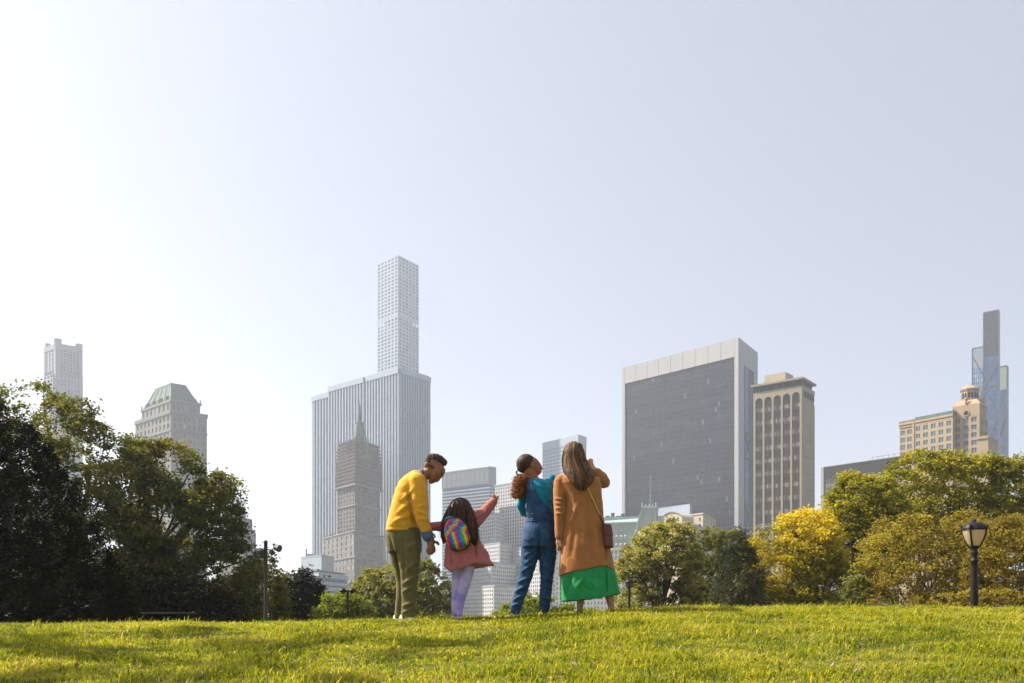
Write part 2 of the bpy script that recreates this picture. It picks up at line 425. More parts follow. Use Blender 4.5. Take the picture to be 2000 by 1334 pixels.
# ---- tower with a blank glass crown and striped floors
def banded_tower():
    p = Plan((956, 911, 900), (864, 923), (968, 913)); H = p.H
    e = building('banded_glass_tower', p.c, 'pale tower with a tall blank grey crown over white floor bands, above the girl')
    m = MB(); m.prism(p.ring, 0, H - 0.4); m.build('core', GLASSP, e)
    cr = MB(); fr = MB()
    for f in (p.fl, p.fr):
        f.box(cr, 0.6, f.L - 0.6, p.zp(944), H - 1.2, 0, 0.6)
        n = 10 if f is p.fl else 1
        for i in range(n + 1):
            f.box(fr, max(0, f.L*i/n - .22), min(f.L, f.L*i/n + .22), p.zp(944), H, 0, 0.8)
        f.box(fr, 0, f.L, H - 1.2, H, -0.4, 0.9)
    cr.build('crown_panel', stone('grey_crown_glass', (0.17, 0.20, 0.23), 0.06, 0.35), e); fr.build('crown_frame', CONC, e)
    z = 944
    while z < 1190:
        b = MB(); b.prism(p.inset(1.012), p.zp(z + 3.0), p.zp(z)); b.build('floor_band', MARBLE, e); z += 6.6
    mast = MB(); v = p.fl.pt(p.fl.L*0.5, 0, -8); mast.box((v.x, v.y, H-1), (v.x+6, v.y+5, H+1.5)); mast.build('roof_plant', CONC, e)
banded_tower()

# ---- white stepped brick tower with many small windows
def stepped_tower():
    e = building('stepped_white_tower', W(985, 1200, 760), 'white brick tower stepping down in tiers of small windows behind the girl')
    gl = MB()
    def tier(N, L, R, nl, nr_, fl=3.6):
        p = Plan(N, L, R); m = MB(); m.prism(p.ring, 0, p.H); m.build('tier', BRICKW, e)
        w = MB()
        rows = max(2, int((p.H - 2.2) / fl)); z0 = p.H - 2.2 - rows * fl
        grid(w, gl, p.fl, 0.8, p.fl.L - 0.8, z0, p.H - 2.2, nl, rows, 0.52, 0.58, 0.25)
        if nr_: grid(w, gl, p.fr, 0.8, p.fr.L - 0.8, z0, p.H - 2.2, nr_, rows, 0.52, 0.58, 0.25)
        w.build('tier_facing', BRICKW, e)
        c = MB(); c.prism(p.inset(1.025), p.H - 0.9, p.H + 0.5); c.build('cornice', CONC, e)
        return p
    tier((1046, 936, 820), (967, 949), (1086, 944), 16, 8, 3.2)
    tier((1030, 985, 790), (976, 993), (1075, 992), 11, 9, 3.1)
    tier((968, 1003, 770), (938, 1009), (984, 1008), 8, 5, 3.1)
    tier((976, 1060, 750), (922, 1067), (1000, 1064), 14, 6, 3.1)
    tier((1052, 1066, 735), (990, 1074), (1098, 1072), 16, 12, 3.1)
    tier((960, 1098, 720), (902, 1105), (1008, 1103), 15, 12, 3.1)
    tier((1070, 1118, 700), (985, 1126), (1120, 1122), 22, 12, 3.1)
    tier((965, 1144, 680), (880, 1150), (1012, 1147), 22, 12, 3.1)
    gl.build('window_panes', panes('tier_glass', (.02, .024, .032), (.14, .15, .17), .2, .8), e, 'stuff')
stepped_tower()

# ---- pale gridded slab behind the two women
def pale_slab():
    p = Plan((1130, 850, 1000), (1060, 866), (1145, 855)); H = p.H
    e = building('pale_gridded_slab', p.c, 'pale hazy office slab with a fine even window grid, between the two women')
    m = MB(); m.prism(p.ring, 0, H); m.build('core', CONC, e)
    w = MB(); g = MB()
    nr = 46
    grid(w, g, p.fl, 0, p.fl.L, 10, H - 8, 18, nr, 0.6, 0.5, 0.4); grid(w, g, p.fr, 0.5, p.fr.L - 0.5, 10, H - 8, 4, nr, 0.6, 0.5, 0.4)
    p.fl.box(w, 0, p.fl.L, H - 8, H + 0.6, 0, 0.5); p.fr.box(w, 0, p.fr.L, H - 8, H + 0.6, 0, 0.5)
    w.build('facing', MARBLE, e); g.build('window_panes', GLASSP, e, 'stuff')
pale_slab()

# ---- far left slim stone tower
def slim_tower():
    p = Plan((111, 668, 780), (88, 676), (160, 676)); H = p.H
    e = building('slim_stone_tower', p.c, 'slim hazy stone tower with corner turrets at the far left above the trees')
    m = MB(); m.prism(p.ring, 0, H - 1); m.prism(p.inset(1.05), 0, p.zp(728)); m.build('core', CONC, e)
    w = MB(); g = MB()
    for f, nc in ((p.fl, 3), (p.fr, 6)):
        grid(w, g, f, f.L*0.12, f.L*0.88, p.zp(724), H - 6, nc, 8, 0.5, 0.62, 0.9)
        f.box(w, -0.3, f.L*0.12, 0, H - 1.5, 0, 1.2); f.box(w, f.L*0.88, f.L + .3, 0, H - 1.5, 0, 1.2)
        f.box(w, 0, f.L, H - 6, H - 2, 0, 1.3)
        b = 1.3
        grid(w, g, f, f.L*0.1, f.L*0.9, p.zp(900), p.zp(730), nc, 20, 0.5, 0.62, 2.2)
    w.build('facing', CONC, e); g.build('window_panes', GLASSP, e, 'stuff')
    for (x, y), h, r in ((p.N, 5, 3.1), (p.Lc, 4.0, 2.3), (p.R, 3.6, 3.0), (p.B, 3.5, 2.3)):
        t = MB(); v = Vector((x, y, 0)).lerp(p.c, 0.16)
        t.lathe((v.x, v.y, H - 3), [(r, 0), (r, h), (r*1.08, h), (r*1.08, h+.8), (r*.5, h+1.4), (.2, h+1.6)], 8); t.build('turret', CONC, e)
slim_tower()

# ---- stone tower with green mansard roof
def mansard_tower():
    p = Plan((335, 801, 616), (267, 824), (402, 811)); H = p.H
    e = building('mansard_stone_tower', p.c, 'grey stone tower with a green copper mansard roof behind the left trees')
    m = MB(); m.prism(p.ring, 0, H - 0.6); m.build('core', LIME, e)
    w = MB(); g = MB()
    for f, nc in ((p.fl, 9), (p.fr, 7)):
        grid(w, g, f, 0.5, f.L - 0.5, p.zp(838), H - 2.5, nc, 2, 0.42, 0.62, 0.7)
        grid(w, g, f, 0.5, f.L - 0.5, 0, p.zp(842), nc, 30, 0.36, 0.5, 0.5)
        f.box(w, -0.8, f.L + 0.8, p.zp(841.5), p.zp(838.5), 0, 1.1); f.box(w, -0.9, f.L + .9, H - 2.4, H + 0.3, 0, 1.4)
        f.box(w, -0.5, 1.5, 0, H - 2.5, 0, 0.75); f.box(w, f.L - 1.5, f.L + .5, 0, H - 2.5, 0, 0.75)
    q = p.inset(0.84); z1 = p.zp(778)
    u = MB(); u.prism(q, H - 0.5, z1); u.build('upper_storey', LIME, e)
    for A, B in ((q[0], q[1]), (q[1], q[2])):
        f = Face(A, B)
        grid(w, g, f, 0.3, f.L - 0.3, H + 0.5, z1 - 1.5, 7, 1, 0.45, 0.75, 0.5)
        f.box(w, -0.7, f.L + .7, z1 - 1.4, z1 + 0.4, -.3, 1.0)
        for i in range(8):
            v = f.pt(f.L*i/7, 0, 0.2); 
            o = MB(); o.lathe((v.x, v.y, z1), [(0.5, 0), (0.55, .5), (.3, .8), (.6, 1.6), (.35, 2.4), (.1, 3.2)], 6); o.build('finial', COPPER, e)
    w.build('facing', LIME, e); g.build('window_panes', GLASSM, e, 'stuff')
    z2 = p.zp(741); r = MB()
    a, b = p.inset(0.78), p.inset(0.45)
    r.loft([[Vector((x, y, z1)) for x, y in p.inset(0.80)], [Vector((x, y, z1 + (z2-z1)*.45)) for x, y in p.inset(0.63)], [Vector((x, y, z2)) for x, y in b], [Vector((x, y, z2 + .8)) for x, y in p.inset(.46)], [Vector((x, y, z2 + 1.6)) for x, y in p.inset(.43)]])
    ro = r.build('roof', COPPER, e)
    ri = MB()
    for (x0, y0), (x1, y1), (x2, y2) in zip(p.inset(.80), p.inset(.63), b):
        ri.tube([(x0, y0, z1), (x1, y1, z1 + (z2-z1)*.45), (x2, y2, z2)], 0.5, 5)
    for A, B, C_, D in (( p.inset(.8)[0], p.inset(.8)[1], b[0], b[1]), (p.inset(.8)[1], p.inset(.8)[2], b[1], b[2])):
        for t in (0.25, 0.5, 0.75):
            ri.tube([(A[0]+(B[0]-A[0])*t, A[1]+(B[1]-A[1])*t - .1, z1), (C_[0]+(D[0]-C_[0])*t, C_[1]+(D[1]-C_[1])*t - .3, z2)], 0.16, 4)
    ri.build('roof_ridges', COPPER, ro)
    f = Face(p.inset(.8)[0], p.inset(.8)[1])
    for i in range(4):
        v = f.pt(f.L*(i+.7)/4.4, 0, -0.6); d = MB(); d.box((v.x-1, v.y-1, z1), (v.x+1, v.y+2.5, z1+3.2)); d.lathe((v.x, v.y+.6, z1+3.2), [(1.3, 0), (1.1, .8), (.3, 1.5)], 6); d.build('dormer', COPPER, ro)
    fm = MB(); fm.tube([(p.c.x, p.c.y, z2), (p.c.x, p.c.y, z2 + 5)], 0.25, 5); fm.build('mast', COPPER, ro)
mansard_tower()

# ---- small stepped block peeping out at the right of the left trees
def stepped_small():
    e = building('stepped_grey_block', W(470, 1200, 600), 'small grey stepped block peeping out right of the big left trees')
    gl = MB(); w = MB()
    for N, L, R in (((460, 992, 610), (440, 994), (478, 995)), ((470, 1010, 600), (440, 1014), (492, 1014)), ((474, 1032, 590), (440, 1036), (499, 1035)), ((476, 1068, 580), (430, 1072), (520, 1072))):
        p = Plan(N, L, R); m = MB(); m.prism(p.ring, 0, p.H); m.build('tier', LIME, e)
        grid(w, gl, p.fr, 0, p.fr.L, 2, p.H - 2, 4, int(p.H/4), 0.5, 0.5, 0.4); grid(w, gl, p.fl, 0, p.fl.L, 2, p.H - 2, 4, int(p.H/4), 0.5, 0.5, 0.4)
    w.build('facing', LIME, e); gl.build('window_panes', GLASSM, e, 'stuff')
stepped_small()

# ---- big dark slab with white travertine frame
def dark_slab():
    p = Plan((1443, 660, 691), (1218, 719), (1479, 689)); H = p.H
    e = building('dark_glass_slab', p.c, 'huge dark glass slab framed in white stone, tallest on the right half of the skyline')
    f, g = p.fl, p.fr
    core = MB(); core.prism(p.ring, 0, H - 0.5); core.build('core', DARKM, e)
    zt = p.zp(696); sL, sR = f.at(1222.5), f.at(1436.5)
    gl = MB(); nc, nr = 64, 50; zb = 4
    for i in range(nc):
        for j in range(nr):
            r = RNG.random()
            f.quad(gl, sL + (sR-sL)*i/nc + 0.05, sL + (sR-sL)*(i+1)/nc - 0.05, zb + (zt-zb)*j/nr + .12, zb + (zt-zb)*(j+1)/nr - .12, 0.12 + 0.03*((i*7+j*3) % 3), 1e-3 + min(1, .45*r*r + .30*(math.sin(j*1.7) > .75) + .35*(math.sin(j*2.9 + 1) > .8 and math.sin(i*.23 + j*1.3) > .1) + (.6 if r > .993 else 0)))
    gl.build('curtain_wall_panes', GLASSD, e, 'stuff')
    mu = MB()
    for i in range(1, 8): f.box(mu, sL + (sR-sL)*i/8 - .12, sL + (sR-sL)*i/8 + .12, zb, zt, 0, 0.32)
    for j in range(1, nr): f.box(mu, sL, sR, zb + (zt-zb)*j/nr - .12, zb + (zt-zb)*j/nr + .1, 0, 0.22)
    mu.build('mullions', STEEL, e, 'stuff')
    fr = MB(); f.box(fr, -0.6, sL, 0, H, -0.4, 1.5); f.box(fr, sR, f.L + 0.6, 0, H, -0.4, 1.5); fr.build('white_pier', TRAV, e)
    n = 9
    for i in range(n):      # crown panels, separated by open joints
        m = MB(); f.box(m, sL + (sR-sL)*i/n + 0.15, sL + (sR-sL)*(i+1)/n - 0.15, zt, H - 0.02, -0.3, 1.45); m.build('crown_panel', TRAV, e)
    # side: white frame round a blue glass strip with X bracing
    a, b = g.at(1452.5), g.at(1470); zt2 = p.zp(707)
    sf = MB(); g.box(sf, -0.3, a, 0, H, 0, .4); g.box(sf, b, g.L, 0, H, 0, .4); g.box(sf, a, b, zt2, H - .02, 0, .38); sf.build('side_frame', TRAV, e)
    sg = MB(); nn = 34
    for j in range(nn):
        for i in range(3):
            g.quad(sg, a + (b-a)*i/3, a + (b-a)*(i+1)/3, zt2*j/nn, zt2*(j+1)/nn - .2, 0.1, 0.2 + 0.7*RNG.random())
    sg.build('side_panes', GLASSB, e, 'stuff')
    br = MB()
    def strut(s0, z0, s1, z1, r=0.6): br.tube([g.pt(s0, z0, 0.4), g.pt(s1, z1, 0.4)], r, 4)
    for y0, y1 in ((838, 889), (980, 1030), (1120, 1170)):
        z0, z1 = p.zp(y1), p.zp(y0)
        strut(a, z0, b, z1); strut(a, z1, b, z0); strut(a, z0, b, z0, .9); strut(a, z1, b, z1, .9)
    g.box(br, a + (b-a)*0.62, a + (b-a)*0.78, 0, zt2, 0.1, 0.6); g.box(br, b - .5, b, 0, zt2, .1, .9); g.box(br, a, a + .5, 0, zt2, .1, .9)
    br.build('cross_bracing', STEEL, e)
    rf = MB(); rf.prism(p.inset(0.9), H - 0.5, H - 0.2); rf.build('roof', ROOFG, e)
dark_slab()

# ---- tan tower with five arched window bays
def arched_tower():
    p = Plan((1567, 752, 527), (1472, 768), (1590, 765)); H = p.H
    e = building('arched_bay_tower', p.c, 'tan concrete hotel tower with five tall arched window bays beside the dark slab')
    f, g = p.fl, p.fr
    core = MB(); core.prism(p.ring, 0, H - 0.6); core.build('core', TAN, e)
    n = 5; a0, a1 = 0.8, f.L - 0.8; cw = (a1 - a0) / n; pw = cw * 0.2; zs = p.zp(772)
    rad = (cw - pw) / 2
    pm = MB(); pm.box((-pw/2, -0.52, 0), (pw/2, 0, zs)); pm = pm.mesh('pier'); pm.materials.append(TAN)
    for i in range(n + 1): link('pier', pm, e, f.pt(a0 + cw*i, 0, 0), f.rot())
    gl = MB(); sp = MB(); rows = 34; fh = zs / rows
    for i in range(n):
        s0 = a0 + cw*i + pw/2; s1 = s0 + 2*rad
        # arch block: a plate with a semicircular cut, thick 0.5
        m = MB(); top = zs + rad + 1.4; K = 12
        out = [f.pt(s0 - pw/2, zs, 0.5), f.pt(s0, zs, 0.5)]
        arc = [(s0 + rad - rad*math.cos(math.pi*k/K), zs + rad*math.sin(math.pi*k/K)) for k in range(K + 1)]
        for k in range(K):
            (u0, w0), (u1, w1) = arc[k], arc[k+1]
            e0 = s0 - pw/2 if k == 0 else u0; e1 = s1 + pw/2 if k == K-1 else u1
            m.poly([f.pt(u0, w0, 0.5), f.pt(u1, w1, 0.5), f.pt(e1, top, 0.5), f.pt(e0, top, 0.5)])
            m.poly([f.pt(u1, w1, 0.5), f.pt(u0, w0, 0.5), f.pt(u0, w0, 0), f.pt(u1, w1, 0)])
        m.poly([f.pt(s0 - pw/2, zs, 0.5), f.pt(s0, zs, 0.5), f.pt(s0 - pw/2, top, 0.5)])
        m.poly([f.pt(s1, zs, 0.5), f.pt(s1 + pw/2, zs, 0.5), f.pt(s1 + pw/2, top, 0.5)])
        m.build('arch', TAN, e)
        gl.poly([f.pt(s0 - .1, zs, .08)] + [f.pt(s1 + .1, zs, .08)] + [f.pt(u, w, .08) for u, w in reversed(arc)], 0.02)
        for j in range(rows):
            z = j * fh
            f.box(sp, s0, s1, z, z + fh*0.36, 0, 0.25)
            for k in range(4):
                x0 = s0 + 2*rad*k/4
                f.quad(gl, x0 + .05, x0 + 2*rad/4 - .05, z + fh*.36, z + fh, 0.1, 1e-3 + (.5 + .5*RNG.random() if j % 2 == 0 else .3*RNG.random()))
        for k in range(1, 4): f.box(sp, s0 + 2*rad*k/4 - .06, s0 + 2*rad*k/4 + .06, 0, zs + rad*.7, 0, 0.18)
    gl.build('window_panes', panes('hotel_glass', (0.014, 0.013, 0.013), (0.26, 0.25, 0.235), 0.3, 0.72, .15), e, 'stuff')
    sp.build('spandrels', pbr('bronze_spandrel', (0.028, 0.024, 0.021), 0.7, scale=.3, spec=.15), e, 'stuff')
    tp = MB(); f.box(tp, 0, f.L, zs + rad + 1.38, H, 0, 0.49); f.box(tp, 0, a0, 0, zs + rad + 1.38, 0, 0.48); f.box(tp, a1, f.L, 0, zs + rad + 1.38, 0, 0.48)
    tp.build('parapet', TAN, e)
    # loggia of small posts and a cornice
    for i in range(17):
        m = MB(); f.box(m, f.L*i/16 - .35, f.L*i/16 + .35, H, H + 3.2, -1.5, 0.8); m.build('loggia_post', STEEL, e)
    lg = MB(); lg.prism(p.inset(0.93), H - .5, H + 3.2); lg.build('loggia_wall', DARKM, e)
    cn = MB(); f.box(cn, -0.8, f.L + .8, H + 3.2, H + 4.4, -4, 2.2); g.box(cn, 0.9, g.L + .8, H + 3.15, H + 4.35, -14, 1.2); cn.build('cornice', TAN, e)
    ph = MB(); q = [f.pt(f.L*.18, 0, -3), f.pt(f.L*.62, 0, -3), f.pt(f.L*.62, 0, -14), f.pt(f.L*.18, 0, -14)]; ph.prism([(v.x, v.y) for v in q], H, H + 10.2); ph.build('penthouse', stone('cream_panel', (.36, .30, .22)), e)
    # blank side wall panels
    zz = 0; k = 0
    while zz < H - 9:
        m = MB(); g.box(m, 0.02, g.L, zz + .06, min(zz + 9.4, H - 9), 0, 0.4); m.build('side_panel', TAN, e); zz += 9.5
    m = MB(); g.box(m, 0.02, g.L, zz + .06, H - .1, 0, 0.4); m.build('side_panel', TAN, e)
    for i in range(4):
        m = MB(); g.box(m, g.L*(.14 + .23*i), g.L*(.26 + .23*i), H - 6.5, H - 3.2, 0.3, 0.46); m.build('side_vent', DARKM, e)
arched_tower()

# ---- dark office block
def dark_block():
    p = Plan((1800, 886, 600), (1605, 914), (1830, 889)); H = p.H
    e = building('dark_office_block', p.c, 'flat dark brown office block half hidden by the tall right-hand trees')
    f = p.fl; m = MB(); m.prism(p.ring, 0, H - .3); m.build('core', DARKM, e)
    b = MB(); f.box(b, 2.2, f.L, p.zp(912), H, 0, 0.8); b.build('crown_panel', pbr('dark_crown', (0.018, 0.016, 0.015), 0.8, scale=.1, spec=.1), e)
    s = MB(); f.box(s, 0, 2.2, 0, H, -1, 1.2); f.box(s, 2.2, f.L, H, H + .5, -1, 1.1); s.build('corner_pier', stone('pink_grey_pier', (.27, .245, .245)), e)
    w = MB(); g = MB(); grid(w, g, f, 2.2, f.L, 0, p.zp(912.5), 34, 24, 0.72, 0.62, 0.4)
    w.build('mullion_grid', pbr('tan_mullion', (.10, .09, .075), .6, scale=.2), e); g.build('window_panes', GLASSD, e, 'stuff')
    a = MB()
    for i in range(6):
        v = f.pt(f.L*.5 + i*4, 0, -4); a.tube([(v.x, v.y, H), (v.x, v.y, H + 3.5)], .12, 4)
    v0 = f.pt(f.L*.5, 0, -4); v1 = f.pt(f.L*.5 + 20, 0, -4); a.tube([(v0.x, v0.y, H+3), (v1.x, v1.y, H+3)], .1, 4); a.build('roof_railing', STEEL, e)
dark_block()

# ---- beige block with a corner tower
def beige_block():
    p = Plan((1862, 808, 480), (1757, 828), (1890, 818)); H = p.H
    e = building('beige_corner_tower_block', p.c, 'beige brick block with blue windows and a domed corner tower above the trees')
    f = p.fl
    m = MB(); m.prism(p.ring, 0, H - .4); m.build('core', BEIGE, e)
    w = MB()
    wm = MB(); ww, wh = 2.75, 2.45; wm.box((-ww/2, -0.12, 0), (ww/2, 0.0, wh)); WM = wm.mesh('window'); WM.materials.append(panes('beige_block_glass', (0.045, 0.075, 0.14), (0.2, 0.3, 0.42), 0.3, .7, .3))
    fm = MB(); 
    for a in (-ww/2, -0.08, ww/2 - .16): fm.box((a, -0.22, 0), (a + .16, -.12, wh))
    fm.box((-ww/2 - .12, -.3, -.22), (ww/2 + .12, -.1, 0)); FM = fm.mesh('window_frame'); FM.materials.append(stone('pale_frame', (.45, .42, .36)))
    def win(face, s, z, d):
        o = link('window', WM, e, face.pt(s, z, d), face.rot()); c = link('window_frame', FM, o, None)
        return o
    def punched(face, s0, s1, z0, rows, cols, fh, dep=0.5):
        cw = (s1 - s0)/cols
        for i in range(cols + 1):
            x = s0 + cw*i; face.box(w, max(s0, x - (cw-ww)/2), min(s1, x + (cw-ww)/2), z0, z0 + rows*fh, 0, dep)
        for j in range(rows + 1):
            z = z0 + j*fh; face.box(w, s0, s1, max(z0, z - (fh-wh)/2), min(z0 + rows*fh, z + (fh-wh)/2), 0, dep - .04)
        for i in range(cols):
            for j in range(rows): win(face, s0 + cw*(i+.5), z0 + j*fh + (fh-wh)/2, 0.12)
    sA = f.at(1784); fh = 4.05; zt = H - 2.6; rows = 6
    punched(f, 0.3, sA, zt - fh*rows - .8, rows, 2, fh); punched(f, sA + .9, f.L, zt - fh*rows, rows, 5, fh)
    f.box(w, 0, f.L, 0, zt - fh*rows - .8, 0, .5); f.box(w, sA, sA + .9, 0, H, 0, .9); f.box(w, 0, f.L, zt, H, 0, .55); f.box(w, 0, f.L, H - 1.2, H - .7, 0, 1.0)
    for i in range(9):
        q = MB(); f.box(q, sA*i/8 - .25, sA*i/8 + .25, H, H + 1.1, -.6, .5); q.build('battlement', BEIGE, e)
    r = MB(); f.box(r, sA + 1, f.L, H, H + 1.8, -6, 0.3); r.build('copper_roof', COPPER, e)
    # corner tower
    t = Plan((1913, 795, 474), (1862, 803), (1927, 802)); tf, tg = t.fl, t.fr; TH = t.zp(790)
    m = MB(); m.prism(t.ring, 0, TH); m.build('tower_core', BEIGE, e)
    zt2 = t.zp(810); punched(tf, 0.4, tf.L - 0.4, zt2 - 6*fh, 6, 3, fh, .6)
    tf.box(w, 0, tf.L, zt2, TH + .3, 0, .62); tf.box(w, 0, tf.L, 0, zt2 - 6*fh, 0, .6); tf.box(w, -.2, .4, 0, TH, 0, .8); tf.box(w, tf.L - .4, tf.L + .3, 0, TH, 0, .8)
    grid(w, None, tg, 0, tg.L, 5, TH - 6, 2, 18, 0.45, .5, .5)
    w.build('brick_facing', BEIGE, e)
    # round window in the tower
    rw = MB(); c = tf.pt(tf.L*.52, t.zp(806) + .4, .62); c.z = t.zp(804)
    def disc(mb, r, d, n=20):
        cc = tf.pt(tf.L*.52, c.z, d); mb.poly([cc + tf.u*(r*math.cos(2*math.pi*k/n)) + Vector((0, 0, r*math.sin(2*math.pi*k/n))) for k in range(n)])
    disc(rw, 1.15, .72); rw = rw.build('round_window', DARKM, e)
    rr = MB(); rr.tube([tf.pt(tf.L*.52, c.z, .72) + tf.u*(1.45*math.cos(2*math.pi*k/20)) + Vector((0, 0, 1.45*math.sin(2*math.pi*k/20))) for k in range(21)], .3, 6); rr.build('stone_ring', BEIGE, rw)
    TER = stone('terracotta_tile', (.36, .22, .14), .2)
    s = MB(); s.loft([[Vector((x, y, TH)) for x, y in t.inset(1.06)], [Vector((x, y, TH + 1.0)) for x, y in t.inset(1.06)], [Vector((x, y, TH + 3.6)) for x, y in t.inset(.72)]]); s.build('skirt_roof', TER, e)
    oc = MB(); cx, cy = t.c.x, t.c.y; R = 4.6
    oc.lathe((cx, cy, TH + 3), [(R, 0), (R, 1.2), (R*.93, 1.3), (R*.93, 6.0), (R*1.05, 6.1), (R*1.05, 6.8)], 8); oc.build('lantern', BEIGE, e)
    dm = MB(); dm.lathe((cx, cy, TH + 9.8), [(R*1.1, 0), (R*.95, .6), (R*.5, 1.9), (.3, 2.6), (.15, 3.4)], 8); dm.build('dome', TER, e)
    for k in range(8):
        a = math.pi*(k + .5)/4; q = MB(); rr_ = R*.90
        n = Vector((math.cos(a), math.sin(a), 0)); u = Vector((-n.y, n.x, 0)); o = Vector((cx, cy, TH + 4.9)) + n*(rr_)
        for sgn in (-.75, .75):
            b = o + u*sgn; q.poly([b - u*.5, b + u*.5, b + u*.5 + Vector((0,0,2.5)), b + Vector((0,0,3.0)), b - u*.5 + Vector((0,0,2.5))])
        q.build('lantern_opening', DARKM, e)
    for sx, sy in ((-1,-1),(1,-1),(1,1),(-1,1)):
        q = MB(); q.lathe((cx + sx*4.4, cy + sy*4.4, TH + 1.5), [(.6, 0), (.6, 2.2), (.8, 2.3), (.3, 3.2)], 8); q.build('urn', BEIGE, e)
    # lower annex right of the tower
    x = Plan((1930, 852, 470), (1908, 855), (1948, 862)); m = MB(); m.prism(x.ring, 0, x.H); m.build('annex', BEIGE, e)
    m = MB(); m.prism(x.inset(1.06), x.H - 1, x.H + .4); m.build('annex_cornice', BEIGE, e)
beige_block()

# ---- three glass blades with diagonal bracing
def blade(name, label, N, L, R, body, crown_py, dark, diag):
    p = Plan(N, L, R); H = p.H; e = building(name, p.c, label); f = p.fl
    c = MB(); c.prism(p.ring, 0, H - .3); c.build('core', STEEL, e)
    gl = MB(); nc, fh = 6, 5.2; rows = int(p.zp(crown_py) / fh)
    for i in range(nc):
        for j in range(rows): f.quad(gl, f.L*i/nc + .25, f.L*(i+1)/nc - .25, fh*j + .5, fh*(j+1) - .3, .15, .05 + RNG.random()*.9)
    for j in range(int(H/fh)):
        p.fr.quad(gl, .2, p.fr.L - .2, fh*j + .5, fh*(j+1) - .3, .15, .3 + RNG.random()*.7)
    gl.build('window_panes', body, e, 'stuff')
    cr = MB(); f.box(cr, 0.3, f.L - .3, rows*fh, H, 0, .3); cr.build('crown_screen', dark, e)
    d = MB(); zs = [p.zp(y) for y in diag]
    for k in range(len(zs) - 1):
        a, b = (0, f.L) if k % 2 == 0 else (f.L, 0)
        d.tube([f.pt(a, zs[k], .5), f.pt(b, zs[k+1], .5)], .55, 4)
        if k % 2 == 0: d.tube([f.pt(0, zs[k], .5), f.pt(f.L, zs[k], .5)], .4, 4)
    f.box(d, -.4, .5, 0, H, 0, .7); f.box(d, f.L - .5, f.L + .4, 0, H, 0, .7); f.box(d, 0, f.L, H - .6, H + .4, -.5, .6)
    d.build('diagonal_bracing', STEEL, e)
blade('tall_glass_blade', 'tallest of three glass blades at far right, dark crown over blue braced glass', (1951, 605, 956), (1921, 611), (1953, 608), GLASSB, 692, pbr('dark_blade_crown', (.006, .009, .018), .7, scale=.1, spec=.15), (1190, 1110, 1030, 950, 880, 810, 752, 708, 640))
blade('pale_glass_blade', 'pale blue glass blade tucked left behind the tallest braced blade', (1924, 676, 985), (1899, 681), (1930, 678), panes('pale_blue_glass', (.09, .19, .36), (.20, .31, .48), .3, .6, .15), 712, stone('blue_grey_crown', (.15, .19, .24)), (1190, 1100, 1010, 920, 830, 740, 690))
blade('low_glass_blade', 'lowest of three glass blades, grey-green crown, right behind the tallest blade', (1967, 714, 975), (1945, 718), (1970, 716), GLASSB, 752, stone('grey_green_crown', (.17, .20, .185)), (1190, 1110, 1030, 950, 870, 800))

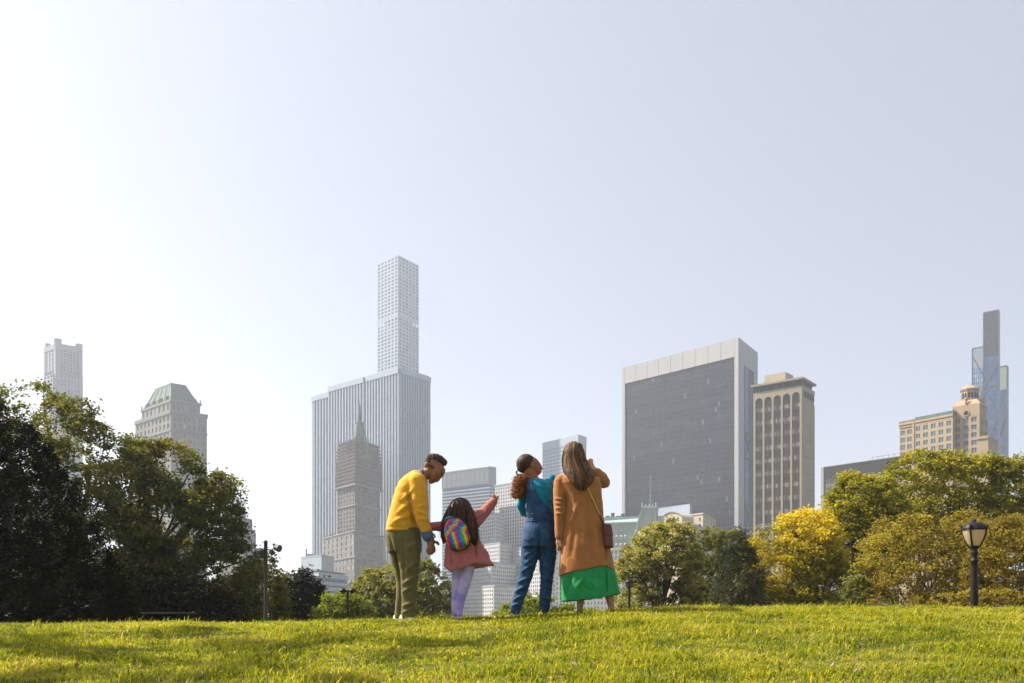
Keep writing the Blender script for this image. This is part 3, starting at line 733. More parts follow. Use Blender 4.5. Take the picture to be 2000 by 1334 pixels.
# ---- green roofed grand hotel
PCOP = stone('pale_copper', (.30, .40, .39), .18)
HBRICK = stone('hotel_white_brick', (.56, .56, .57), .07)
def grand_hotel():
    p = Plan((1320, 1014, 640), (1085, 1022), (1345, 1020))
    e = building('green_roofed_hotel', p.c, 'white hotel with pale green mansard roof, gabled pavilion and flagpole below the dark slab')
    f, g = p.fl, p.fr
    ze = p.zp(1068); zr = p.zp(1018); zt = p.zp(1004)
    core = MB(); core.prism(p.ring, 0, ze); core.build('core', HBRICK, e)
    ms = MB(); ms.loft([[Vector((x, y, ze)) for x, y in p.inset(1.0)], [Vector((x, y, zr)) for x, y in p.inset(.985, .93)]]); ms.build('slate_mansard', SLATE, e)
    tp = MB(); tp.loft([[Vector((x, y, zr - .2)) for x, y in p.inset(1.0, .965)], [Vector((x, y, zr + .8)) for x, y in p.inset(1.0, .965)], [Vector((x, y, zt)) for x, y in p.inset(.97, .6)]]); tp.build('copper_roof', PCOP, e)
    w = MB(); gl = MB(); grid(w, gl, f, 0, f.L, 2, ze - 1.2, 34, 13, .42, .6, .5); grid(w, gl, g, 0, g.L, 2, ze - 1.2, 8, 13, .42, .6, .5)
    f.box(w, -.4, f.L + .4, ze - 1.2, ze + .3, 0, 1.4)
    w.build('facing', HBRICK, e); gl.build('window_panes', GLASSM, e, 'stuff')
    dm = MB(); dr = 2.0
    dm.box((-.62, -1.2, 0), (.62, 1.6, 1.9)); dm.lathe((0, -.2, 1.9), [(.9, 0), (.8, .35), (.3, .8)], 8)
    DM = dm.mesh('dormer'); DM.materials.append(HBRICK)
    dg = MB(); dg.poly([(-.38, -1.22, .25), (.38, -1.22, .25), (.38, -1.22, 1.7), (-.38, -1.22, 1.7)], .2); DG = dg.mesh('dormer_pane'); DG.materials.append(GLASSM)
    g0, g1 = f.at(1232), f.at(1283)
    for r in range(3):
        zz = ze + (zr - ze)*(.04 + .33*r)
        for i in range(28):
            s = f.L*(i + .5)/28
            if g0 - 1 < s < g1 + 1: continue
            o = link('dormer', DM, e, f.pt(s, zz, -.2 - .9*r), f.rot()); link('dormer_pane', DG, o)
    # gabled pavilion: trapezoid slate front with a copper crest
    a, b = f.at(1234), f.at(1284); c0, c1 = f.at(1256), f.at(1281.5); zg = p.zp(991)
    pv = MB()
    pr = [(a, ze - 2), (b, ze - 2), (b - .5, p.zp(1024)), (c1 - .2, p.zp(1008)), (c1, zg), (c0, zg), (c0 - 3.0, p.zp(1012)), (a + 3.6, p.zp(1036)), (a + .8, p.zp(1050))]
    pv.poly([f.pt(s, z, 2.2) for s, z in pr]); n = len(pr)
    for i in range(n):
        (s0, z0), (s1, z1) = pr[i], pr[(i+1) % n]; pv.poly([f.pt(s1, z1, 2.2), f.pt(s0, z0, 2.2), f.pt(s0, z0, -9), f.pt(s1, z1, -9)])
    pv = pv.build('pavilion', SLATE, e)
    edge = MB()
    edge.tube([f.pt(s, z, 2.3) for s, z in pr[2:]], .35, 5); f.box(edge, c0 - .6, c1 + .6, zg, zg + 1.3, -9, 2.8); edge.build('copper_edging', PCOP, pv)
    for s in (c0 - .2, c0 + 2.2, (c0+c1)/2, c1 - 2.2, c1 + .2):
        q = MB(); hh = 3.2 if s in (c0 - .2, c1 + .2) else 1.6; q.lathe(f.pt(s, zg + 1.2, 1.8), [(.5, 0), (.35, hh*.3), (.6, hh*.55), (.2, hh*.8), (.05, hh)], 6); q.build('crest', PCOP, pv)
    for s, z, rr in ((f.at(1263), p.zp(1009), 1.0), (f.at(1269), p.zp(1023), 1.1), (f.at(1256), p.zp(1024), .8)):
        q = MB(); q.poly([f.pt(s + rr*.8*math.cos(2*math.pi*k/12), z + rr*1.3*math.sin(2*math.pi*k/12), 2.3) for k in range(12)], .95); q.build('oval_window', GLASSM, pv)
    gb = MB(); s = f.at(1251)
    gb.poly([f.pt(s - 4, ze - 3, 3.4), f.pt(s + 4.4, ze - 3, 3.4), f.pt(s + 3.6, ze + 4, 3.4), f.pt(s + 1.4, ze + 8, 3.4), f.pt(s, ze + 13, 3.4), f.pt(s - 1.4, ze + 8, 3.4), f.pt(s - 3.6, ze + 4, 3.4)])
    f.box(gb, s - 4.2, s + 4.6, ze - 4, ze - 3, 2.2, 4)
    gb.build('copper_gable', PCOP, pv)
    s = f.at(1269); fp = MB(); fp.tube([f.pt(s, zg, -2), f.pt(s, p.zp(925), -2)], [.28, .16], 6); fp = fp.build('flagpole', MARBLE, e)
    fb = MB(); v = f.pt(s, p.zp(931), -2); fb.lathe(v, [(.1, -.4), (.45, 0), (.1, .4)], 8); fb.build('finial_ball', pbr('red_ball', (.4, .12, .08)), fp)
    # roof clutter behind, left
    rc = MB()
    for i in range(7):
        v = f.pt(f.at(1180 + i*5), 0, -12); rc.box((v.x - 1.2, v.y, zt - 2), (v.x + 1.2, v.y + 3, zt + RNG.uniform(.5, 4)))
    rc.build('roof_plant', STEEL, e)
grand_hotel()

def hotel_neighbours():
    p = Plan((1347, 986, 672), (1275, 996), (1352, 988))
    e = building('white_blank_block', p.c, 'plain white slab wall behind the green roofed hotel')
    m = MB(); m.prism(p.ring, 0, p.H); m.build('wall', MARBLE, e); m = MB(); m.prism(p.inset(1.01), p.H, p.H + .8); m.build('coping', CONC, e)
    e = None
    p = Plan((1373, 1003, 622), (1300, 1012), (1398, 1018)); f, g = p.fl, p.fr
    e = building('cream_apartment_block', p.c, 'cream apartment block with a curved gable, right of the green roofed hotel')
    CR = stone('cream_brick', (.42, .35, .27), .1)
    m = MB(); m.prism(p.ring, 0, p.H); m.build('core', CR, e)
    WM = MB(); WM.box((-.7, -.1, 0), (.7, 0, 1.9)); WM = WM.mesh('window'); WM.materials.append(GLASSM)
    SM = MB(); SM.box((-.95, -.3, -.25), (.95, 0, 0)); SM = SM.mesh('sill'); SM.materials.append(CR)
    for face, cols in ((f, 5), (g, 4)):
        for i in range(cols):
            for j in range(5):
                s = face.L*(i + .6)/cols; z = p.H - 4.4 - 4.2*j
                if face.L - s < 1.2: continue
                o = link('window', WM, e, face.pt(s, z, .02), face.rot()); link('sill', SM, o)
    m = MB(); f.box(m, -.3, f.L + .4, p.H - .5, p.H + .5, -1, .5); g.box(m, 0.6, g.L + .3, p.H - .5, p.H + .45, -1, .5); m.build('cornice', CR, e)
    # step
    q = MB(); v = [g.pt(g.L*.55, 0, -.2), g.pt(g.L, 0, -.2), g.pt(g.L, 0, -10), g.pt(g.L*.55, 0, -10)]
    # curved gable wing
    p2 = Plan((1332, 1003, 616), (1297, 1007), (1336, 1006)); f2 = p2.fl
    ga = MB(); pr = [(0, 0), (f2.L, 0), (f2.L, p2.H - 2)] + [(f2.L*(1 - t), p2.H - 2 + 3.6*math.sin(math.pi*(t*.85 + .0))**.7) for t in (.1, .25, .4, .55, .7, .85)] + [(0, p2.H - .5)]
    n = len(pr); ga.poly([f2.pt(s, z, 0) for s, z in pr])
    for i in range(n):
        (s0, z0), (s1, z1) = pr[i], pr[(i+1) % n]; ga.poly([f2.pt(s1, z1, 0), f2.pt(s0, z0, 0), f2.pt(s0, z0, -12), f2.pt(s1, z1, -12)])
    ga.build('curved_gable', CR, e)
    rl = MB(); rl.tube([f2.pt(s, z + .2, .3) for s, z in pr[2:]], .45, 5); rl.build('gable_moulding', stone('bronze_moulding', (.22, .20, .17)), e)
    for i in range(4): o = link('window', WM, e, f2.pt(f2.L*(.2 + .19*i), p2.H - 4.2, .06), f2.rot()); link('sill', SM, o)
hotel_neighbours()
# ================================================================== trees and shrubs
def leaf_mat(name, cols, trans=0.42, rough=0.6, spec=0.18):
    m, t, b, N, L = nodes(name)
    at = N.new('ShaderNodeAttribute'); at.attribute_name = 'tint'
    rp = N.new('ShaderNodeValToRGB'); el = rp.color_ramp.elements
    el[0].position = 0; el[0].color = tuple(cols[0]) + (1,); el[1].position = 1; el[1].color = tuple(cols[-1]) + (1,)
    for i, c in enumerate(cols[1:-1]): e = el.new((i + 1)/(len(cols) - 1)); e.color = tuple(c) + (1,)
    L.new(at.outputs['Fac'], rp.inputs[0]); L.new(rp.outputs[0], b.inputs['Base Color'])
    b.inputs['Roughness'].default_value = rough; b.inputs['Specular IOR Level'].default_value = spec
    tr = N.new('ShaderNodeBsdfTranslucent'); mul = N.new('ShaderNodeMix'); mul.data_type = 'RGBA'; mul.blend_type = 'MULTIPLY'
    mul.inputs[0].default_value = 1; L.new(rp.outputs[0], mul.inputs[6]); mul.inputs[7].default_value = (1.7, 1.55, 0.55, 1)
    L.new(mul.outputs[2], tr.inputs[0])
    mx = N.new('ShaderNodeMixShader'); mx.inputs[0].default_value = trans
    L.new(b.outputs[0], mx.inputs[1]); L.new(tr.outputs[0], mx.inputs[2]); L.new(mx.outputs[0], N['Material Output'].inputs[0])
    return m
BARK = pbr('bark', (0.055, 0.042, 0.032), 0.9, 0.35, 3, bump=.8, bscale=18, stretch=(1, 1, .25))
BARKP = pbr('pale_stem_bark', (0.16, 0.125, 0.09), 0.9, 0.3, 4)

def quad_mesh(name, V, tint, mat, per=4):
    n = len(V) // per
    me = bpy.data.meshes.new(name)
    me.vertices.add(len(V)); me.vertices.foreach_set('co', np.ascontiguousarray(V, dtype=np.float32).ravel())
    me.loops.add(len(V)); me.loops.foreach_set('vertex_index', np.arange(len(V), dtype=np.int32))
    me.polygons.add(n); me.polygons.foreach_set('loop_start', np.arange(0, len(V), per, dtype=np.int32))
    me.update(calc_edges=True)
    at = me.attributes.new('tint', 'FLOAT', 'FACE'); at.data.foreach_set('value', np.ascontiguousarray(tint, dtype=np.float32))
    me.materials.append(mat); me.polygons.foreach_set('use_smooth', np.zeros(n, dtype=bool)); me.update()
    return me

def poly_dist(P, poly):
    A = np.array(poly, float); B = np.roll(A, -1, 0)
    inside = np.zeros(len(P), bool); dist = np.full(len(P), 1e9)
    for a, b in zip(A, B):
        c = ((a[1] > P[:, 1]) != (b[1] > P[:, 1]))
        with np.errstate(divide='ignore', invalid='ignore'):
            xi = (b[0]-a[0])*(P[:, 1]-a[1])/(b[1]-a[1] + 1e-12) + a[0]
        inside ^= c & (P[:, 0] < xi)
        d = b - a; t = np.clip(((P - a) @ d)/(d @ d + 1e-9), 0, 1)
        dist = np.minimum(dist, np.linalg.norm(P - (a + t[:, None]*d), axis=1))
    return inside, dist

def tree(name, label, outline, Y, leaf, count, mat, seed, trunk_px, group, cr=13, per=55, depth=.8, tint=(.15, .85), aspect=.6,
         flat=.6, void=.0, bark=BARK, tr=.22, stems=1, limbs=22, twigs=90, droop=0.0, jag=1.0, cat='tree', spread=None, low=0.0):
    R = np.random.default_rng(seed); k = Y / F
    P0 = np.array(outline, float)
    nclu = max(12, count // per)
    lo, hi = P0.min(0), P0.max(0)
    C = []; D = []
    ph = R.uniform(0, 6.28, 6)
    for _ in range(40):
        q = R.uniform(lo, hi, (nclu*3, 2)); ins, d = poly_dist(q, P0)
        q, d = q[ins], d[ins]
        if void:
            s = 1/ (cr*2.4)
            nv = np.sin(q[:, 0]*s + ph[0] + 1.7*np.sin(q[:, 1]*s*.8 + ph[1])) * np.sin(q[:, 1]*s*1.2 + ph[2] + 1.3*np.sin(q[:, 0]*s*.7 + ph[3]))
            keep = nv > (-1 + void*1.4); q, d = q[keep], d[keep]
        C.append(q); D.append(d)
        if sum(map(len, C)) > nclu: break
    C = np.concatenate(C)[:nclu]; D = np.concatenate(D)[:nclu]
    Rm = min(D.max(), 0.5*min(*(hi - lo))) + 1
    half = np.sqrt(np.maximum(1, np.minimum(D, Rm) * (2*Rm - np.minimum(D, Rm)))) * depth * k
    t = R.uniform(-1, 1, nclu); t = np.sign(t)*np.abs(t)**.6
    cx = (C[:, 0]-1000)*k; cz = CZ + (HY - C[:, 1])*k; cy = Y + t*half
    CL = np.stack([cx, cy, cz], 1)
    zlo = float(ground_z(np.array([cx.mean()]), np.array([Y]))[0])
    CL[:, 2] = np.maximum(CL[:, 2], zlo + .25)
    # leaves
    n = count; idx = R.integers(0, nclu, n); rc = cr*k*R.uniform(.55, 1.35, nclu)*jag
    off = R.normal(0, 1, (n, 3)) * .55; off[:, 2] *= flat
    if droop: off[:, 2] -= droop*np.hypot(off[:, 0], off[:, 1])
    pos = CL[idx] + off*rc[idx][:, None]
    l = leaf*R.uniform(.65, 1.3, n); w = l*aspect
    a = R.normal(0, 1, (n, 3)); a[:, 2] = a[:, 2]*.55 - .25; a /= np.linalg.norm(a, axis=1)[:, None]
    nn = R.normal(0, 1, (n, 3)); nn[:, 2] += .9
    b = np.cross(nn, a); b /= np.linalg.norm(b, axis=1)[:, None] + 1e-9
    up = np.cross(a, b)
    V = np.empty((n, 4, 3)); V[:, 0] = pos - a*l[:, None]/2; V[:, 2] = pos + a*l[:, None]/2
    V[:, 1] = pos + b*w[:, None]/2 + up*w[:, None]*.15; V[:, 3] = pos - b*w[:, None]/2 + up*w[:, None]*.15
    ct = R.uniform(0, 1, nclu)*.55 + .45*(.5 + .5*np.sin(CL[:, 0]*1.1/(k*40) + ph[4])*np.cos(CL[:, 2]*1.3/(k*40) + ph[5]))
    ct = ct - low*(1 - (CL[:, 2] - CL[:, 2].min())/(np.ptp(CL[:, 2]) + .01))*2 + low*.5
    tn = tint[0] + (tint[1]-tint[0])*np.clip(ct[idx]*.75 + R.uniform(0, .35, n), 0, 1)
    gx = (trunk_px - 1000)*k; base = Vector((gx, Y, float(ground_z(np.array([gx]), np.array([Y]))[0])))
    e = empty(name, base, label, cat, group)
    V = V.reshape(-1, 3) - np.array(base)
    cm = quad_mesh('crown', V, tn, mat); link('crown', cm, e, kind='stuff')
    # trunk, limbs and twigs
    mb = MB(); cen = Vector(CL.mean(0)); top = Vector((cen.x, cen.y, CL[:, 2].max()))
    H = top.z - base.z; pts = []
    sel = [int(R.integers(nclu))]; dm = np.linalg.norm(CL - CL[sel[0]], axis=1)
    while len(sel) < min(limbs, nclu): j = int(dm.argmax()); sel.append(j); dm = np.minimum(dm, np.linalg.norm(CL - CL[j], axis=1))
    trunks = []
    for s in range(stems):
        a0 = 6.28*s/max(1, stems) + R.uniform(0, 1); off0 = Vector((math.cos(a0), math.sin(a0), 0))*(.25 if stems > 1 else 0)
        wv = Vector((R.normal(0, .04)*H, R.normal(0, .04)*H, 0))
        end = cen.lerp(top, .45) + (off0*(spread or 0)*4)
        tp = [base + off0 - Vector((0, 0, .12))]
        for i in range(1, 7):
            u = i/6; p_ = (base + off0).lerp(end, u) + wv*math.sin(u*5); tp.append(p_)
        mb.tube(tp, [tr*(1.35 if i == 0 else 1 - .75*i/6)*(1 if stems == 1 else .55) for i in range(7)], 8); trunks.append(tp)
        pts += [(p_, tr*(1 - .75*i/6)) for i, p_ in enumerate(tp) if i > 1]
    for j in sel:
        T = Vector(CL[j]); tp = trunks[int(R.integers(len(trunks)))]
        h = np.clip((T.z - base.z)/H*.55 + .05, .12, .8); ii = min(5, int(h*6)); st = tp[ii].lerp(tp[ii+1], h*6 - ii) if ii < 6 else tp[6]
        mid = st.lerp(T, .5) + Vector((0, 0, (.12 if T.z > st.z else .22)*(T - st).length)) + Vector(R.normal(0, .06, 3))*(T - st).length
        P_ = []
        for i in range(7):
            u = i/6; P_.append(st*(1-u)**2 + mid*2*u*(1-u) + T*u*u + Vector(R.normal(0, .012, 3))*(T-st).length*(1 if 0 < i < 6 else 0))
        r0 = tr*.42*(1 - .5*h)
        mb.tube(P_, [max(.006*Y/40, r0*(1-.85*i/6)) for i in range(7)], 5); pts += [(q_, r0*(1-.85*i/6)) for i, q_ in enumerate(P_) if i > 1]
    PA = np.array([tuple(p_) for p_, r in pts])
    for j in R.permutation(nclu)[:twigs]:
        T = CL[j]; i = int(np.linalg.norm(PA - T - np.array([0, 0, -.3*cr*k]), axis=1).argmin()); st = Vector(PA[i]); T = Vector(T)
        if (T - st).length < .05: continue
        m_ = st.lerp(T, .5) + Vector(R.normal(0, .1, 3))*(T-st).length
        r0 = max(.006*Y/40, pts[i][1]*.5); mb.tube([st, m_, T], [r0, r0*.6, .004*Y/40], 4, cap=False)
    mb.build('trunk', bark, e, smooth=True)
    return e

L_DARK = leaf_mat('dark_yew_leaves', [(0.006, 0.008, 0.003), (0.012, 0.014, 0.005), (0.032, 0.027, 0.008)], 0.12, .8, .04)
L_OAK = leaf_mat('oak_leaves', [(0.0157, 0.0224, 0.0056), (0.047, 0.0616, 0.0134), (0.112, 0.1232, 0.0246), (0.2016, 0.1736, 0.0314)], 0.48)
L_OLIVE = leaf_mat('olive_leaves', [(0.04, 0.048, 0.018), (0.13, 0.14, 0.045), (0.275, 0.27, 0.095), (0.43, 0.4, 0.15)], 0.42)
L_GREEN = leaf_mat('green_leaves', [(0.0517, 0.0598, 0.0092), (0.1552, 0.1667, 0.0184), (0.3047, 0.2875, 0.0299), (0.46, 0.3795, 0.0391)], 0.45)
L_LIME = leaf_mat('lime_leaves', [(0.0792, 0.1144, 0.0176), (0.1584, 0.2024, 0.0308), (0.264, 0.2816, 0.044)], .45)
L_YEL = leaf_mat('yellow_leaves', [(0.08, 0.09, 0.012), (0.23, 0.21, 0.02), (0.48, 0.4, 0.035), (0.66, 0.53, 0.05)], 0.45)
L_BRN = leaf_mat('bronze_leaves', [(0.0747, 0.0552, 0.0161), (0.1782, 0.138, 0.0276), (0.276, 0.23, 0.0368), (0.3795, 0.345, 0.0483)], 0.42)
L_PINE = leaf_mat('pine_needles', [(0.0173, 0.025, 0.0115), (0.048, 0.0576, 0.0269), (0.1152, 0.12, 0.0528)], .2)
L_DPINE = leaf_mat('dark_pine_needles', [(0.0096, 0.0112, 0.0072), (0.02, 0.0216, 0.012), (0.048, 0.04, 0.02)], .15)

GL, GM_, GR = 'trees at the left of the lawn', 'trees in the middle distance', 'trees at the right of the lawn'
def trees():
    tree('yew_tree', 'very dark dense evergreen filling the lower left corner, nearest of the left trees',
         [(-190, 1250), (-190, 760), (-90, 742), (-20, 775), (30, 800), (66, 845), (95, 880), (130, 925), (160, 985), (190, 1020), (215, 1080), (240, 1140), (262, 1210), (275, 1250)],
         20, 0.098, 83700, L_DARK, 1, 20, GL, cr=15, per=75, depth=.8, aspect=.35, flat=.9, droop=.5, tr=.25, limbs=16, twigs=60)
    tree('oak_tree', 'tall broadleaf tree with open airy top behind the dark evergreen at far left',
         [(-60, 830), (-10, 775), (30, 762), (60, 752), (100, 758), (112, 775), (165, 782), (195, 805), (210, 845), (235, 870), (245, 905), (275, 930), (300, 985), (300, 1080), (270, 1235), (60, 1235), (0, 1000)],
         34, 0.14, 40000, L_OAK, 2, 120, GL, cr=17, per=50, void=.36, tint=(.1, 1), tr=.24, limbs=34, twigs=160)
    tree('oak_tree', 'spreading broadleaf tree reaching right below the green mansard tower',
         [(215, 1000), (232, 915), (243, 862), (262, 846), (285, 866), (300, 857), (330, 862), (352, 868), (378, 885), (390, 925), (412, 938), (436, 918), (458, 940), (468, 985), (474, 1030), (482, 1060), (500, 1078), (512, 1110), (508, 1235), (240, 1235), (215, 1100)],
         36, 0.14, 56000, L_OAK, 3, 245, GL, cr=16, per=50, void=.3, tint=(.1, 1), tr=.26, limbs=40, twigs=200)
    tree('shrub', 'dim green shrub at the foot of the spreading left tree', [(430, 1250), (440, 1140), (470, 1112), (500, 1095), (525, 1085), (548, 1120), (556, 1165), (560, 1250)],
         38, 0.143, 10800, L_OAK, 4, 500, GL, cr=13, tint=(.1, 1), stems=4, tr=.12, cat='shrub')
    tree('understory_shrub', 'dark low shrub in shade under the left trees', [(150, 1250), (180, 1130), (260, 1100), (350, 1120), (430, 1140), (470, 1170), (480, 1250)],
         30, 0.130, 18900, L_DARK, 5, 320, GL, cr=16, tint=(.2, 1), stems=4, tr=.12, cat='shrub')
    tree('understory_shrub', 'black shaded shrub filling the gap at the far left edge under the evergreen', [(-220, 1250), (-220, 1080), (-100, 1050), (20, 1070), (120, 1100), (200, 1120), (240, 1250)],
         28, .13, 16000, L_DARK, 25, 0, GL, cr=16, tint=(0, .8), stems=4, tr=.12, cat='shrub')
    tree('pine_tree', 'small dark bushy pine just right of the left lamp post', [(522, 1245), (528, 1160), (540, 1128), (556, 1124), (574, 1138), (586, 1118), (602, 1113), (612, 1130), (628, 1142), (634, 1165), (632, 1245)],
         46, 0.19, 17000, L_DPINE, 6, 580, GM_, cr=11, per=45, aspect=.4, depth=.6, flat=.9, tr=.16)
    tree('bush', 'pale lime bush below the low white building', [(612, 1245), (620, 1182), (632, 1165), (650, 1156), (668, 1153), (700, 1166), (722, 1180), (728, 1245)],
         38, 0.130, 10800, L_LIME, 7, 665, GM_, cr=11, tint=(.1, .9), stems=4, tr=.10, cat='bush')
    tree('round_tree', 'grey-green rounded tree behind the man in the yellow sweater', [(690, 1245), (694, 1150), (704, 1118), (728, 1104), (750, 1110), (768, 1098), (800, 1094), (832, 1092), (852, 1108), (872, 1132), (886, 1160), (888, 1245)],
         52, 0.195, 22950, L_OLIVE, 8, 785, GM_, cr=11, per=45, tint=(.05, .8), tr=.22)
    tree('weed_bush', 'sprawling yellow-green bush behind the legs of the denim overalls', [(940, 1270), (960, 1196), (985, 1182), (1004, 1172), (1020, 1160), (1032, 1158), (1045, 1172), (1064, 1160), (1078, 1172), (1100, 1180), (1130, 1186), (1165, 1192), (1180, 1270)],
         18, 0.065, 12150, L_LIME, 9, 1040, GM_, cr=10, tint=(.3, 1), stems=6, tr=.05, limbs=14, bark=BARKP, cat='bush')
    tree('round_tree', 'broad pale green tree right of the green skirt', [(1200, 1245), (1196, 1160), (1204, 1120), (1212, 1078), (1238, 1056), (1258, 1036), (1280, 1024), (1306, 1013), (1334, 1021), (1350, 1036), (1366, 1060), (1372, 1110), (1372, 1245)],
         45, 0.169, 29700, L_OLIVE, 10, 1310, GM_, cr=10, per=45, tint=(.1, 1), tr=.24, void=.18)
    tree('leaning_tree', 'darker green tree between the pale round tree and the pine', [(1335, 1245), (1345, 1090), (1355, 1046), (1385, 1034), (1415, 1036), (1445, 1042), (1466, 1085), (1466, 1245)],
         51, 0.182, 17550, L_OLIVE, 11, 1330, GM_, cr=10, per=45, tint=(0, .55), tr=.22)
    tree('pine_tree', 'grey-green pine left of the yellow tree', [(1372, 1245), (1392, 1150), (1402, 1096), (1418, 1062), (1440, 1036), (1456, 1046), (1474, 1088), (1492, 1130), (1506, 1170), (1510, 1245)],
         40, 0.169, 20250, L_PINE, 12, 1445, GM_, cr=11, per=45, aspect=.25, flat=.8, tint=(.1, 1), tr=.18)
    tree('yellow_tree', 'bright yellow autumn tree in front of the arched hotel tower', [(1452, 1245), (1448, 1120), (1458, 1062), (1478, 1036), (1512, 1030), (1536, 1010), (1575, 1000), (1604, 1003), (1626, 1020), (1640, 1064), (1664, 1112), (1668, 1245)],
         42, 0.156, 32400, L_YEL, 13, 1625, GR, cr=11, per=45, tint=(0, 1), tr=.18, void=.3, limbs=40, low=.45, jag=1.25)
    tree('maple_tree', 'green maple with a few orange leaves right of the yellow tree', [(1598, 1110), (1604, 1030), (1614, 985), (1630, 956), (1650, 928), (1664, 922), (1682, 936), (1702, 928), (1732, 934), (1752, 962), (1776, 1000), (1786, 1120), (1610, 1120)],
         47, 0.182, 29700, L_GREEN, 14, 1640, GR, cr=12, per=50, tint=(.05, 1), tr=.18, depth=.65)
    tree('maple_tree', 'tallest broad green tree at the right under the beige building', [(1694, 1080), (1698, 1010), (1722, 942), (1748, 902), (1780, 884), (1812, 877), (1842, 882), (1872, 884), (1905, 897), (1932, 889), (1960, 906), (1984, 893), (2012, 884), (2070, 900), (2120, 960), (2125, 1080)],
         56, 0.208, 54000, L_GREEN, 15, 1860, GR, cr=13, per=50, tint=(.0, 1), tr=.22, depth=.6)
    tree('shrub', 'rounded bronze-green shrub with many bare stems left of the ornate lamp', [(1668, 1250), (1680, 1100), (1690, 1052), (1716, 1018), (1750, 1004), (1790, 1010), (1832, 1014), (1862, 1004), (1890, 998), (1920, 1020), (1936, 1100), (1932, 1250)],
         33, 0.111, 35100, L_BRN, 16, 1800, GR, cr=13, per=50, tint=(.05, 1), stems=9, tr=.10, spread=.35, bark=BARKP, limbs=50, twigs=200, cat='shrub', void=.15)
    tree('shrub', 'brown-green shrub at the right edge behind the ornate lamp', [(1885, 1250), (1892, 1090), (1920, 1034), (1960, 1010), (2012, 998), (2080, 1010), (2140, 1060), (2150, 1250)],
         30, 0.111, 32400, L_BRN, 17, 2000, GR, cr=14, per=50, tint=(0, .7), stems=6, tr=.10, spread=.3, limbs=34, cat='shrub')
    tree('small_bush', 'grey-green low bush beneath the maple with orange leaves', [(1640, 1250), (1646, 1150), (1660, 1128), (1680, 1122), (1700, 1140), (1712, 1250)],
         31, 0.104, 6075, L_OLIVE, 18, 1675, GR, cr=9, stems=4, tr=.06, limbs=12, twigs=30, cat='bush', tint=(0, .7))
    tree('low_hedge_bush', 'low leafy bush at the foot of the shrubs by the ornate lamp', [(1740, 1245), (1760, 1178), (1800, 1166), (1850, 1160), (1900, 1152), (1950, 1150), (2010, 1160), (2060, 1245)],
         27, 0.091, 9450, L_BRN, 19, 1900, GR, cr=9, stems=5, tr=.05, limbs=14, twigs=30, cat='bush', tint=(0, .9))
    tree('oak_tree', 'unseen broadleaf tree added beyond the left edge of the picture to shade the lawn', [(int(-975 + 590*math.cos(t)), int(-60 + 520*math.sin(t))) for t in np.linspace(0, 5.9, 16)],
         9.0, .14, 5000, L_OAK, 20, -975, GL, cr=58, per=60, tr=.18, depth=.7)  # out-of-view crown added so its dappled shadow falls on the left grass
trees()
